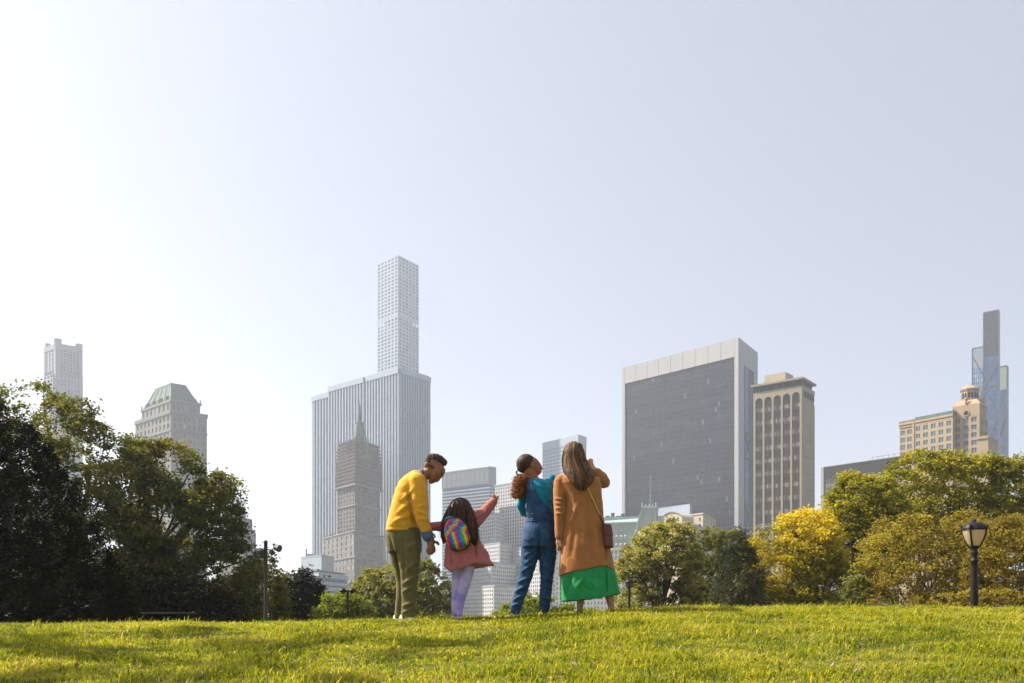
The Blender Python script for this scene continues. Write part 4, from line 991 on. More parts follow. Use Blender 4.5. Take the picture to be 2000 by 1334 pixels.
# ================================================================== lawn
def lawn():
    R = np.random.default_rng(77)
    n = 330000
    y = 4.2 + 7.0*R.uniform(0, 1, n)**.85
    hw = .62*y + 1.2; x = R.uniform(-1, 1, n)*hw
    z = ground_z(x, y)
    def ns(fx, fy, p): return np.sin(x*fx + p + 1.5*np.sin(y*fy + p*2))*np.sin(y*fy*1.1 + p*3 + 1.2*np.sin(x*fx*.8 + p))
    patch = .54 + .20*ns(1.3, 1.9, .3) + .20*ns(3.7, 4.9, 1.9) + .20*ns(9.1, 11.3, 5.1)
    tall = np.clip(.5 + .5*ns(2.6, 3.1, 4.2) + .35*ns(7.5, 9, 2.2), .05, 1.2)
    h = (.022 + .050*tall*R.uniform(.35, 1.15, n)) * (1 + 1.1*R.uniform(.3, 1, n)*(R.uniform(0, 1, n) > .965))
    w = R.uniform(.0024, .0054, n)*(1 + .8*(R.uniform(0, 1, n) > .75))
    az = R.uniform(0, 6.283, n); lean = R.uniform(.15, 1.0, n)*h
    dx, dy = np.cos(az), np.sin(az); bx, by = -dy, dx
    V = np.empty((n, 4, 3))
    o = np.stack([x, y, z - .004], 1)
    B = np.stack([bx, by, np.zeros(n)], 1); D = np.stack([dx, dy, np.zeros(n)], 1)
    V[:, 0] = o - B*(w*.5)[:, None]; V[:, 1] = o + B*(w*.5)[:, None]
    mid = o + D*(lean*.35)[:, None]; mid[:, 2] += h*.62
    tip = o + D*lean[:, None]; tip[:, 2] += h*R.uniform(.75, 1.0, n)
    V[:, 2] = mid + B*(w*.62)[:, None]; V[:, 3] = mid - B*(w*.62)[:, None]
    tn = np.clip(.14 + .66*patch + R.normal(0, .17, n), 0, 1)
    dead = R.uniform(0, 1, n) > .965; tn = np.where(dead, 1.0, np.minimum(tn, .93))
    T = np.empty((n, 4, 3)); T[:, 0] = V[:, 3]; T[:, 1] = V[:, 2]; T[:, 2] = tip + B*(w*.06)[:, None]; T[:, 3] = tip - B*(w*.06)[:, None]
    A = np.concatenate([V, T]).reshape(-1, 3); tt = np.concatenate([tn, np.minimum(1, tn + .04)])
    m = leaf_mat('grass_blades', [(.030, .048, .006), (.105, .138, .011), (.23, .265, .016), (.34, .33, .022), (.50, .41, .18)], .5, .5)
    me = quad_mesh('grass', A, tt, m); o_ = link('grass', me, None, kind='stuff')
    o_['label'] = 'sunlit yellow-green meadow grass over the knoll'; o_['category'] = 'grass'
    # clover and broad weed leaves
    n = 16000; y = 4.2 + 6.6*R.uniform(0, 1, n); x = R.uniform(-1, 1, n)*(.62*y + 1.2)
    keep = (.5 + .5*np.sin(x*2.1 + 1.2*np.sin(y*2.7))*np.sin(y*2.9 + 2)) > R.uniform(0, 1, n)*.9; x, y = x[keep], y[keep]; n = len(x)
    z = ground_z(x, y) + R.uniform(.01, .05, n); r = R.uniform(.006, .016, n); az = R.uniform(0, 6.28, n)
    c = np.stack([x, y, z], 1); nn = R.normal(0, .35, (n, 3)); nn[:, 2] += 1; nn /= np.linalg.norm(nn, axis=1)[:, None]
    a = np.cross(nn, np.stack([np.cos(az), np.sin(az), np.zeros(n)], 1)); a /= np.linalg.norm(a, axis=1)[:, None]; b = np.cross(nn, a)
    V = np.stack([c - a*r[:, None], c + b*r[:, None]*.8, c + a*r[:, None], c - b*r[:, None]*.8], 1).reshape(-1, 3)
    me = quad_mesh('clover', V, R.uniform(0, .7, n), m); o_ = link('clover', me, None, kind='stuff'); o_['label'] = 'scattered clover and broad weed leaves in the lawn'; o_['category'] = 'clover'
    # fallen leaves
    n = 420; y = 4.3 + 4.8*R.uniform(0, 1, n); x = R.uniform(-1, 1, n)*(.6*y + .6); z = ground_z(x, y) + R.uniform(.03, .055, n)
    c = np.stack([x, y, z], 1); r = R.uniform(.012, .03, n); az = R.uniform(0, 6.28, n); nn = R.normal(0, .5, (n, 3)); nn[:, 2] += 1; nn /= np.linalg.norm(nn, axis=1)[:, None]
    a = np.cross(nn, np.stack([np.cos(az), np.sin(az), np.zeros(n)], 1)); a /= np.linalg.norm(a, axis=1)[:, None]; b = np.cross(nn, a)
    V = np.stack([c - a*r[:, None], c + b*r[:, None]*.6 + nn*r[:, None]*.3, c + a*r[:, None], c - b*r[:, None]*.6 + nn*r[:, None]*.3], 1).reshape(-1, 3)
    me = quad_mesh('fallen_leaves', V, R.uniform(0, 1, n), leaf_mat('dry_leaf', [(.12, .07, .03), (.25, .16, .08), (.40, .33, .24)], .2)); o_ = link('fallen_leaves', me, None, kind='stuff'); o_['label'] = 'dry fallen leaves scattered in the grass'; o_['category'] = 'leaves'
lawn()
# ================================================================== people
from mathutils.bvhtree import BVHTree
class Fig:
    def __init__(s, Y0, ox, oy, sc=3.336):
        s.Y0 = Y0; s.ox = ox; s.oy = oy; s.sc = sc; s.k = Y0/F/sc
    def q(s, x, y, dy=0.0):
        p = W(s.ox + x/s.sc, s.oy + y/s.sc, s.Y0); p.y += dy; return p

def sring(c, a, b, n=24, pw=2.4):
    out = []
    for i in range(n):
        t = 2*math.pi*i/n; ct, st = math.cos(t), math.sin(t)
        out.append(c + a*(math.copysign(abs(ct)**(2/pw), ct)) + b*(math.copysign(abs(st)**(2/pw), st)))
    return out

def torso(mb, g, rows, n=28, pw=2.4, hem=None):      # rows: (left x, right x, y, half depth m, dy)
    rings = []
    for i, (l, r, y, hd, dy) in enumerate(rows):
        rg = sring(g.q((l+r)/2, y, dy), Vector(((r-l)/2*g.k, 0, 0)), Vector((0, hd, 0)), n, pw)
        if hem and i == len(rows) - 1:
            for p in rg:
                xx = (p.x - g.q(0, 0).x)/g.k; p.z = g.q(0, float(np.interp(xx, [h[0] for h in hem], [h[1] for h in hem]))).z
        rings.append(rg)
    mb.loft(rings)

def limb(mb, g, pts, n=16, ratio=1.0):      # pts: (x, y, dy, r units)
    P = [g.q(x, y, dy) for x, y, dy, r in pts]; rings = []
    for i, p in enumerate(P):
        t = P[min(i+1, len(P)-1)] - P[max(i-1, 0)]; t.normalize()
        a = Vector((0, 1, 0)).cross(t)
        if a.length < .1: a = Vector((1, 0, 0))
        a.normalize(); b = t.cross(a); r = pts[i][3]*g.k
        rings.append([p + a*(r*math.cos(2*math.pi*j/n)) + b*(r*ratio*math.sin(2*math.pi*j/n)) for j in range(n)])
    # rounded ends
    t0 = (P[1]-P[0]).normalized(); t1 = (P[-1]-P[-2]).normalized()
    def shrink(rg, c, f, off): return [c + (v-c)*f + off for v in rg]
    r0, r1 = pts[0][3]*g.k, pts[-1][3]*g.k
    rings = [shrink(rings[0], P[0], .35, -t0*r0*.85), shrink(rings[0], P[0], .8, -t0*r0*.5)] + rings + [shrink(rings[-1], P[-1], .8, t1*r1*.5), shrink(rings[-1], P[-1], .35, t1*r1*.85)]
    mb.loft(rings)

def ell(mb, g, x, y, dy, rx, ry_m, rz, rot=0.0, n=20, m=12):      # ellipsoid, rx rz in units, rot in the picture plane
    c = g.q(x, y, dy); cr, sr = math.cos(rot), math.sin(rot); rings = []
    for i in range(m + 1):
        ph = -math.pi/2 + math.pi*i/m; rr = max(.02, math.cos(ph)); zz = math.sin(ph)
        ring = []
        for j in range(n):
            t = 2*math.pi*j/n; X = rx*g.k*rr*math.cos(t); Yy = ry_m*rr*math.sin(t); Z = rz*g.k*zz
            ring.append(c + Vector((X*cr + Z*sr, Yy, -X*sr + Z*cr)))
        rings.append(ring)
    mb.loft(rings)

def remesh(mb, name, vox=.009, smooth=6):
    me = mb.mesh('tmp'); o = bpy.data.objects.new('tmp', me); COL.objects.link(o)
    r = o.modifiers.new('r', 'REMESH'); r.mode = 'VOXEL'; r.voxel_size = vox
    if smooth: s = o.modifiers.new('s', 'SMOOTH'); s.factor = .5; s.iterations = smooth
    dg = bpy.context.evaluated_depsgraph_get(); out = bpy.data.meshes.new_from_object(o.evaluated_get(dg)); out.name = name
    bpy.data.objects.remove(o); bpy.data.meshes.remove(me)
    out.polygons.foreach_set('use_smooth', np.ones(len(out.polygons), bool))
    return out

def wrinkle(me, fn):      # fn(co) -> displacement along the normal
    n = len(me.vertices); co = np.empty(n*3); me.vertices.foreach_get('co', co); co = co.reshape(-1, 3)
    no = np.empty(n*3); me.vertices.foreach_get('normal', no); no = no.reshape(-1, 3)
    co = co + no*fn(co)[:, None]; me.vertices.foreach_set('co', co.ravel()); me.update()

def folds(amp, freq, dirv, seed, warp=1.0, amp2=None):
    R = np.random.default_rng(seed); d = np.array(dirv, float); d /= np.linalg.norm(d); ph = R.uniform(0, 6.28, 8)
    def fn(c):
        u = c @ d
        wv = .05*warp*(np.sin(c[:, 0]*17 + ph[0] + c[:, 2]*5) + np.sin(c[:, 2]*13 + ph[1]) + .7*np.sin(c[:, 1]*19 + ph[2]))
        s = np.sin((u + wv)*freq + ph[3]); s = np.sign(s)*np.abs(s)**1.0
        mask = .5 + .5*np.sin(c[:, 0]*9 + ph[4] + 2*np.sin(c[:, 2]*6 + ph[5]))
        fine = np.sin((u*1.0 + wv*1.6)*freq*2.3 + ph[6])*(1 - mask)
        return .75*amp*(s*(.35 + .65*mask) + .45*fine)
    return fn

def seamfolds(g, lines):      # pulled creases: (x0, y0, x1, y1, width units, depth m)
    def fn(c):
        out = np.zeros(len(c)); o = g.q(0, 0)
        X = (c[:, 0]-o.x)/g.k; Yv = (o.z - c[:, 2])/g.k
        front = c[:, 1] < g.Y0 + .05
        for x0, y0, x1, y1, w, d in lines:
            dx, dy = x1-x0, y1-y0; L2 = dx*dx + dy*dy; t = np.clip(((X-x0)*dx + (Yv-y0)*dy)/L2, 0, 1)
            dd = np.hypot(X - x0 - t*dx, Yv - y0 - t*dy)
            out += 1.5*front*d*np.exp(-(dd/w)**2)*np.sin(np.pi*np.clip(t*.9 + .05, 0, 1))
        return out
    return fn

def put(name, me, mat, parent, label=None):
    v = Vector(parent_world(parent)); n = len(me.vertices); co = np.empty(n*3); me.vertices.foreach_get('co', co)
    co = co.reshape(-1, 3) - np.array(v); me.vertices.foreach_set('co', co.ravel()); me.materials.clear(); me.materials.append(mat); me.update()
    return link(name, me, parent, label=label)

def patch(g, poly, target, off=.008, thick=.008, step=6, ynear=-.6):      # cloth laid on the camera side of a mesh
    bv = BVHTree.FromPolygons([v.co[:] for v in target.vertices], [p.vertices[:] for p in target.polygons])
    P = np.array(poly, float); lo, hi = P.min(0), P.max(0); nx = int((hi[0]-lo[0])/step) + 2; ny = int((hi[1]-lo[1])/step) + 2
    gx = np.linspace(lo[0], hi[0], nx); gy = np.linspace(lo[1], hi[1], ny)
    pts = np.array([(x, y) for y in gy for x in gx]); ins, d = poly_dist(pts, P)
    idx = {}; V = []; Fc = []
    for i, (x, y) in enumerate(pts):
        if not (ins[i] or d[i] < step*.7): continue
        o = g.q(x, y, ynear); h = bv.ray_cast(o, Vector((0, 1, 0)), 2.0)
        if h[0] is None: continue
        idx[i] = len(V); V.append(h[0] + h[1]*off)
    for j in range(ny-1):
        for i in range(nx-1):
            a = j*nx + i; qd = (a, a+nx, a+nx+1, a+1)
            if all(k in idx for k in qd): Fc.append(tuple(idx[k] for k in qd))
    me = bpy.data.meshes.new('tmp'); me.from_pydata([tuple(v) for v in V], [], Fc); o = bpy.data.objects.new('tmp', me); COL.objects.link(o)
    s = o.modifiers.new('s', 'SMOOTH'); s.iterations = 4; sd = o.modifiers.new('d', 'SOLIDIFY'); sd.thickness = thick; sd.offset = 1
    sd2 = o.modifiers.new('e', 'SUBSURF'); sd2.levels = 1; sd2.render_levels = 1
    out = bpy.data.meshes.new_from_object(o.evaluated_get(bpy.context.evaluated_depsgraph_get())); bpy.data.objects.remove(o)
    out.polygons.foreach_set('use_smooth', np.ones(len(out.polygons), bool)); return out

def cloth(name, col, var=.12, rough=.85, scale=14, bump=.25, bscale=140, sheen=.3, stretch=(1, 1, 1), spec=.25):
    m = pbr(name, col, rough, var, scale, bump=bump*.3, bscale=bscale*2, stretch=stretch, spec=spec)
    b = m.node_tree.nodes['Principled BSDF']; b.inputs['Sheen Weight'].default_value = sheen*.4; b.inputs['Sheen Roughness'].default_value = .5
    return m
def skin(name, col):
    m = pbr(name, col, .5, .10, 9, spec=.35); b = m.node_tree.nodes['Principled BSDF']
    b.inputs['Subsurface Weight'].default_value = .12; b.inputs['Subsurface Radius'].default_value = (.02, .008, .004); b.inputs['Subsurface Scale'].default_value = .5
    return m
def hair_mat(name, c0, c1, rough=.42):
    m, t, b, N, L = nodes(name)
    at = N.new('ShaderNodeAttribute'); at.attribute_name = 'rnd'; rp = N.new('ShaderNodeValToRGB')
    rp.color_ramp.elements[0].color = tuple(c0) + (1,); rp.color_ramp.elements[1].color = tuple(c1) + (1,)
    L.new(at.outputs['Fac'], rp.inputs[0]); L.new(rp.outputs[0], b.inputs['Base Color']); b.inputs['Roughness'].default_value = rough; b.inputs['Specular IOR Level'].default_value = .25
    return m

def streak(name, c0, c1, sc=(95, 60, 2.2), rough=.5):
    m, t_, bs, N, L = nodes(name); tc = N.new('ShaderNodeTexCoord'); mp = N.new('ShaderNodeMapping'); mp.inputs['Scale'].default_value = sc; L.new(tc.outputs['Object'], mp.inputs[0])
    no = N.new('ShaderNodeTexNoise'); no.inputs['Scale'].default_value = 1; no.inputs['Detail'].default_value = 3; L.new(mp.outputs[0], no.inputs['Vector']); rp = N.new('ShaderNodeValToRGB')
    rp.color_ramp.elements[0].position = .36; rp.color_ramp.elements[0].color = tuple(c0) + (1,); rp.color_ramp.elements[1].position = .68; rp.color_ramp.elements[1].color = tuple(c1) + (1,)
    L.new(no.outputs['Fac'], rp.inputs[0]); L.new(rp.outputs[0], bs.inputs['Base Color']); bs.inputs['Roughness'].default_value = rough; bs.inputs['Specular IOR Level'].default_value = .22
    return m

def locks(g, starts, flow, R, rad, n=6, seg=12):      # tapered strands; flow(i, t) -> (x, y, dy) in units
    mb = MB()
    for i in range(starts):
        pts = [g.q(*flow(i, k/(seg-1))) for k in range(seg)]
        r0 = rad*R.uniform(.6, 1.3)*g.k
        mb.tube(pts, [r0*(.55 + .45*math.sin(math.pi*min(1, .25 + .75*k/(seg-1)))) if k < seg-1 else r0*.1 for k in range(seg)], n, rnd=float(R.uniform(.02, 1)))
    return mb

def hand(mb, g, wrist, palm, tips, thumb, pr=20, fr=7.5):      # wrist, palm (x,y,dy), fingers [(knuckle, mid, tip)], thumb chain
    limb(mb, g, [wrist + (pr*.8,), tuple((a+b)/2 for a, b in zip(wrist, palm)) + (pr,), palm + (pr*1.05,)], 12, .62)
    for ch in tips: limb(mb, g, [palm + (fr*1.1,)] + [p + (fr*(1 - .08*i),) for i, p in enumerate(ch)], 8)
    limb(mb, g, [tuple((a*.4+b*.6) for a, b in zip(wrist, palm)) + (fr*1.5,)] + [p + (fr*1.1,) for p in thumb], 8)

SK_M = skin('skin_man', (.27, .115, .055)); SK_G = skin('skin_girl', (.42, .20, .11)); SK_D = skin('skin_brown', (.28, .115, .05)); SK_L = skin('skin_tan', (.50, .26, .14))
HAIRB = hair_mat('dark_brown_hair', (.020, .010, .006), (.12, .055, .03)); HAIRL = hair_mat('long_brown_hair', (.028, .013, .006), (.26, .14, .06), .55)
HAIRC = hair_mat('auburn_curls', (.09, .03, .010), (.50, .19, .05), .6)
GRP = 'family standing on the knoll'

def ground_at(x, y): return float(ground_z(np.array([x]), np.array([y]))[0])
def person(g, x, y, dy, label):
    p = g.q(x, y, dy); p.z = ground_at(p.x, p.y)
    return empty('person', p, label, 'person', GRP)
def shoe(g, e, mat, sole, x0, x1, dy0, dy1, w, h, gz):      # heel to toe in units, on the ground
    a = g.q(x0, 0, dy0); b = g.q(x1, 0, dy1); a.z = b.z = gz; d = (b-a); L = d.length; d.normalize(); s = Vector((-d.y, d.x, 0))
    def ring(t, hw, z0, z1):
        c = a + d*L*t
        return [c + s*(hw*ct) + Vector((0, 0, z0 + (z1-z0)*max(0, st))) for ct, st in ((math.cos(2*math.pi*k/14), math.sin(2*math.pi*k/14)) for k in range(14))]
    m = MB(); m.loft([ring(-.02, w*.5, .02, h*.8), ring(.06, w*.8, .02, h), ring(.3, w*.85, .02, h*1.0), ring(.5, w*.9, .02, h*.72), ring(.75, w, .02, h*.5), ring(.93, w*.8, .02, h*.38), ring(1.0, w*.4, .02, h*.25)])
    o = m.build('shoe', mat, e, smooth=True)
    m = MB(); m.loft([[v - Vector((0, 0, .0)) for v in [a + d*L*t + s*hw + Vector((0, 0, z)) for t, hw in ((-.03, w*.4), (.1, w*.85), (.5, w*.88), (.8, w*1.04), (1.01, w*.4), (1.01, -w*.4), (.8, -w*1.04), (.5, -w*.88), (.1, -w*.85), (-.03, -w*.4))]] for z in (-.012, .028)])
    m.build('sole', sole, o)

WHITE = pbr('white_leather', (.72, .70, .66), .5); DKSH = pbr('dark_shoe', (.03, .04, .05), .6); BRSH = pbr('tan_shoe', (.22, .12, .06), .6)

def man():
    g = Fig(9.35, 720, 840)
    e = person(g, 240, 1225, 0, 'man in yellow sweater and olive trousers bending towards the girl with rainbow backpack')
    gz = e.location.z
    # head, neck, hands as one body with the hidden trunk and legs
    b = MB()
    ell(b, g, 428, 222, 0, 62, .083, 62, .3); limb(b, g, [(452, 248, 0, 44), (446, 285, 0, 42), (424, 318, 0, 30), (408, 335, 0, 18)], ratio=1.3)
    limb(b, g, [(492, 258, 0, 10), (486, 280, 0, 10), (473, 303, 0, 11)], 10); ell(b, g, 455, 318, 0, 13, .022, 9, .7); ell(b, g, 447, 329, 0, 12, .02, 8, .7)
    limb(b, g, [(315, 338, 0, 40), (346, 300, 0, 38), (388, 278, 0, 38), (415, 275, 0, 40)], ratio=.95)
    ell(b, g, 382, 236, -.086, 13, .014, 23, .35); ell(b, g, 380, 232, .078, 11, .012, 21, .35)
    torso(b, g, [(250, 340, 320, .10, 0), (200, 320, 420, .12, 0), (160, 300, 540, .12, 0), (130, 310, 660, .12, 0), (140, 310, 760, .11, 0)])
    limb(b, g, [(265, 760, -.05, 55), (268, 930, -.05, 45), (265, 1050, -.05, 34), (258, 1190, -.05, 26), (262, 1225, -.05, 24)]); limb(b, g, [(200, 760, .09, 50), (205, 930, .09, 34), (200, 1080, .09, 27), (190, 1220, .09, 22)])
    limb(b, g, [(325, 350, -.12, 38), (345, 540, -.14, 32), (370, 630, -.14, 26), (398, 705, -.14, 21)])
    hand(b, g, (400, 705, -.14), (414, 748, -.14), [((398, 772, -.15), (390, 790, -.14), (393, 808, -.12)), ((408, 776, -.15), (402, 800, -.14), (406, 816, -.12)), ((421, 776, -.15), (419, 798, -.14), (421, 812, -.12)), ((434, 768, -.14), (438, 786, -.13), (434, 800, -.11))], [(440, 735, -.12), (452, 738, -.10), (459, 748, -.09)], 25, 9)
    me = remesh(b, 'body', .006, 4); put('body', me, SK_M, e)
    # hair
    h = MB(); ell(h, g, 440, 196, 0, 66, .080, 40, .32); ell(h, g, 402, 206, 0, 32, .079, 38, .2); ell(h, g, 484, 208, 0, 28, .062, 25, .6)
    me = remesh(h, 'hair', .006, 3); wrinkle(me, lambda c: .007*(np.sin(c[:, 0]*190)*np.sin(c[:, 1]*170 + 1)*np.sin(c[:, 2]*200) + .6*np.sin(c[:, 0]*330 + 2)*np.sin(c[:, 2]*310)))
    put('hair', me, pbr('man_hair', (.05, .028, .017), .85, .4, 60), e)
    # glasses
    gl = MB(); gl.tube([g.q(384, 226, -.083), g.q(425, 252, -.08), g.q(462, 272, -.05)], .006, 6)
    for dy in (-.038, .038): gl.tube([g.q(470 + 13*math.cos(t), 284 + 17*math.sin(t), dy - .022*math.cos(t)) for t in np.linspace(0, 6.28, 15)], .005, 5)
    gl.build('glasses', pbr('glasses_frame', (.015, .012, .01), .35), e)
    # shirt collar and cuff
    c = MB(); DEN = cloth('denim_shirt', (.075, .12, .20)); limb(c, g, [(322, 322, 0, 38), (340, 298, 0, 41), (354, 288, 0, 41)], ratio=1.0)
    put('shirt_collar', remesh(c, 'shirt_collar', .007, 2), DEN, e)
    c = MB(); limb(c, g, [(380, 676, -.14, 34), (396, 704, -.14, 37)], 14); put('shirt_cuff', remesh(c, 'shirt_cuff', .006, 2), DEN, e)
    # sweater
    s = MB()
    torso(s, g, [(284, 346, 268, .07, 0), (232, 372, 300, .13, 0), (198, 384, 336, .17, 0), (176, 372, 390, .185, 0), (158, 345, 450, .185, 0), (140, 325, 520, .18, 0), (124, 318, 590, .175, 0), (114, 320, 630, .17, 0), (110, 318, 662, .16, 0)], pw=2.2)
    limb(s, g, [(322, 340, -.13, 56), (333, 400, -.15, 52), (338, 470, -.16, 48), (346, 550, -.16, 45), (366, 615, -.15, 42), (384, 664, -.14, 36)])
    limb(s, g, [(318, 345, .14, 54), (335, 450, .16, 47), (345, 560, .14, 40), (340, 640, .10, 34)])
    me = remesh(s, 'sweater', .008, 8)
    wrinkle(me, folds(.0035, 46, (.5, 0, 1), 3, 1.2))
    wrinkle(me, seamfolds(g, [(300, 400, 235, 470, 14, .016), (295, 470, 200, 560, 16, .018), (290, 560, 170, 610, 15, .016), (268, 400, 285, 540, 9, -.022), (285, 540, 310, 640, 9, -.02), (330, 540, 395, 570, 9, .010), (330, 590, 400, 600, 9, .010), (120, 636, 315, 650, 8, -.006), (390, 500, 330, 520, 9, .008)]))
    put('sweater', me, cloth('yellow_knit', (.74, .36, .02), .10, .9, 22, .5, 220, .5), e)
    # trousers
    t = MB()
    torso(t, g, [(120, 330, 640, .145, 0), (112, 342, 690, .155, 0), (116, 346, 750, .16, 0), (128, 345, 800, .15, 0)])
    limb(t, g, [(262, 770, -.05, 82), (265, 830, -.05, 78), (268, 920, -.05, 66), (268, 1000, -.05, 57), (266, 1100, -.05, 48), (261, 1190, -.05, 45), (260, 1212, -.05, 46)], ratio=.95)
    limb(t, g, [(185, 770, .08, 64), (188, 840, .09, 52), (200, 920, .09, 42), (207, 990, .09, 36), (202, 1090, .09, 33), (192, 1190, .09, 30), (190, 1212, .09, 31)], ratio=1.3)
    me = remesh(t, 'trousers', .008, 5); wrinkle(me, folds(.004, 40, (.7, 0, .7), 5, 1.4))
    wrinkle(me, seamfolds(g, [(145, 690, 212, 980, 10, -.016), (330, 720, 250, 800, 14, .010), (335, 850, 240, 930, 14, .014), (325, 950, 225, 1010, 12, .014), (300, 1020, 225, 1060, 12, .012), (305, 1120, 225, 1150, 10, .012), (300, 1160, 222, 1195, 9, .012), (240, 700, 245, 1000, 9, -.008), (310, 680, 325, 740, 6, -.010)]))
    put('trousers', me, cloth('olive_twill', (.135, .112, .038), .12, .85, 20, .25, 200, .15), e)
    shoe(g, e, WHITE, WHITE, 212, 325, -.02, -.14, .045, .085, gz); shoe(g, e, WHITE, WHITE, 160, 250, .12, .02, .045, .085, gz)
man()

def girl():
    g = Fig(9.3, 720, 840)
    e = person(g, 590, 1215, 0, 'little girl in dusty pink coat and lavender leggings pointing up with one arm')
    gz = e.location.z; R = np.random.default_rng(4)
    b = MB()
    ell(b, g, 606, 520, 0, 60, .085, 66); limb(b, g, [(640, 520, .02, 40), (652, 545, .03, 30), (655, 565, .03, 18)]); limb(b, g, [(668, 512, .03, 8), (690, 530, .05, 7)], 8)
    limb(b, g, [(605, 560, 0, 30), (603, 620, 0, 34)]); torso(b, g, [(550, 660, 620, .09, 0), (560, 655, 760, .08, 0), (580, 650, 850, .07, 0)])
    limb(b, g, [(680, 600, 0, 30), (738, 545, .04, 26), (790, 486, .08, 20), (815, 452, .10, 16)]); limb(b, g, [(520, 630, 0, 28), (455, 628, 0, 22), (402, 640, -.02, 16)])
    hand(b, g, (814, 455, .10), (824, 432, .10), [((818, 415, .09), (815, 408, .10), (822, 398, .13)), ((832, 416, .08), (838, 424, .06), (834, 434, .06)), ((838, 424, .08), (843, 432, .06), (838, 440, .06)), ((840, 434, .09), (843, 442, .07), (836, 447, .07))], [(812, 430, .08), (808, 420, .08), (812, 414, .09)], 15, 6)
    hand(b, g, (402, 640, -.02), (410, 690, -.05), [((405, 712, -.06), (402, 728, -.07), (404, 742, -.08)), ((412, 714, -.06), (411, 732, -.07), (412, 746, -.08)), ((419, 712, -.06), (420, 728, -.07), (420, 742, -.08)), ((426, 706, -.06), (428, 720, -.07), (427, 732, -.08))], [(424, 680, -.06), (434, 690, -.07), (438, 702, -.08)], 14, 6)
    limb(b, g, [(582, 860, .03, 24), (570, 1000, .03, 18), (560, 1100, .03, 14), (556, 1212, .03, 12)]); limb(b, g, [(645, 860, -.03, 26), (626, 1000, -.03, 20), (600, 1100, -.02, 16), (588, 1205, -.02, 13)])
    put('body', remesh(b, 'body', .006, 4), SK_G, e)
    # leggings
    t = MB(); torso(t, g, [(548, 688, 840, .105, 0), (545, 692, 900, .105, 0)])
    limb(t, g, [(580, 880, .03, 40), (573, 960, .03, 33), (566, 1050, .03, 27), (560, 1120, .03, 24), (556, 1205, .03, 18)]); limb(t, g, [(648, 890, -.03, 46), (638, 960, -.03, 40), (618, 1040, -.03, 33), (600, 1110, -.02, 29), (588, 1200, -.02, 21)])
    me = remesh(t, 'leggings', .007, 4); wrinkle(me, folds(.0022, 60, (.2, 0, 1), 8))
    m = cloth('lavender_tie_dye', (.40, .34, .62), .1, .7, 6); N = m.node_tree.nodes; rp = [n for n in N if n.type == 'VALTORGB'][0].color_ramp
    rp.elements[0].color = (.30, .25, .58, 1); rp.elements[1].color = (.62, .58, .74, 1); x = rp.elements.new(.5); x.color = (.48, .38, .62, 1); rp.elements[0].position = .36; rp.elements[2].position = .64
    put('leggings', me, m, e)
    # coat
    c = MB()
    torso(c, g, [(560, 650, 585, .07, 0), (520, 700, 612, .12, 0), (505, 712, 660, .14, 0), (502, 726, 720, .15, 0), (498, 758, 780, .16, 0), (494, 792, 840, .175, 0), (490, 826, 900, .19, 0)], n=40, hem=[(488, 884), (520, 915), (545, 936), (575, 922), (620, 902), (660, 884), (705, 868), (760, 878), (828, 886)])
    limb(c, g, [(672, 610, 0, 48), (700, 585, .01, 46), (740, 545, .04, 39), (785, 492, .08, 34), (815, 455, .10, 28)]); limb(c, g, [(530, 632, 0, 44), (470, 627, 0, 34), (430, 628, 0, 30), (400, 632, -.01, 28)])
    me = remesh(c, 'coat', .007, 4); wrinkle(me, folds(.0035, 38, (.8, 0, .3), 11, 1.5))
    wrinkle(me, seamfolds(g, [(700, 700, 705, 865, 8, -.02), (720, 640, 800, 860, 14, .016), (735, 620, 770, 760, 9, -.012), (600, 820, 580, 915, 10, .014), (540, 800, 545, 920, 9, -.016), (650, 810, 670, 875, 9, .012), (740, 560, 700, 600, 9, -.012), (770, 520, 740, 560, 8, .008), (500, 610, 430, 640, 7, .006), (780, 760, 800, 875, 9, -.010)]))
    coat = put('coat', me, cloth('dusty_pink_canvas', (.40, .125, .105), .12, .8, 14, .2, 160, .2), e)
    # hair, thrown over the back and shoulder
    base = MB(); ell(base, g, 598, 514, -.015, 74, .105, 73); torso(base, g, [(530, 668, 500, .10, -.03), (506, 684, 580, .09, -.07), (500, 700, 650, .06, -.12), (640, 712, 730, .05, -.11)]); limb(base, g, [(680, 620, -.12, 34), (692, 690, -.13, 30), (694, 750, -.12, 16)]); limb(base, g, [(512, 610, -.08, 26), (496, 680, -.10, 22), (492, 740, -.10, 10)])
    hb = remesh(base, 'hair', .008, 5); wrinkle(hb, folds(.006, 75, (1, .3, .1), 5)); ho = put('hair', hb, streak('wavy_hair_streaks', (.014, .006, .003), (.085, .036, .018), (70, 50, 6), .65), e)
    def flow(i, t):
        r = np.random.default_rng(900 + i); a = r.uniform(-1, 1); L = r.uniform(.55, 1.0)
        x0 = 598 + 62*a; y0 = 452 + 36*a*a - 8*r.uniform(0, 1); mid = abs(a) < .42
        if mid: ex, ey = 590 + 90*a + 14*r.normal(), 590 + 50*r.uniform()
        elif a > 0: ex, ey = 690 + 14*r.normal(), 620 + 135*L
        else: ex, ey = 508 + 10*r.normal(), 600 + 130*L
        x = x0 + (ex - x0)*t**.8 + 9*t*math.sin(t*10 + r.uniform(0, 6)) + 12*math.sin(math.pi*t)*(a if not mid else 0); y = y0 + (ey - y0)*t
        d = -.105*math.sqrt(max(.05, 1 - .55*a*a)) - .055*math.sin(t*2.0) + .008*r.normal() - (.02 if a > .42 else 0)
        return x, y, d*(1 if t > .08 else .55)
    locks(g, 420, flow, R, 4.0, 5, 14).build('hair_locks', HAIRB, ho, smooth=True)
    def loose(i, t):
        x, y, d = flow(i + 3000, t); r = np.random.default_rng(i); return x + (x - 598)*.16*t + 9*t*r.normal(), y + 14*t*r.uniform(), d - .01*t*r.uniform()
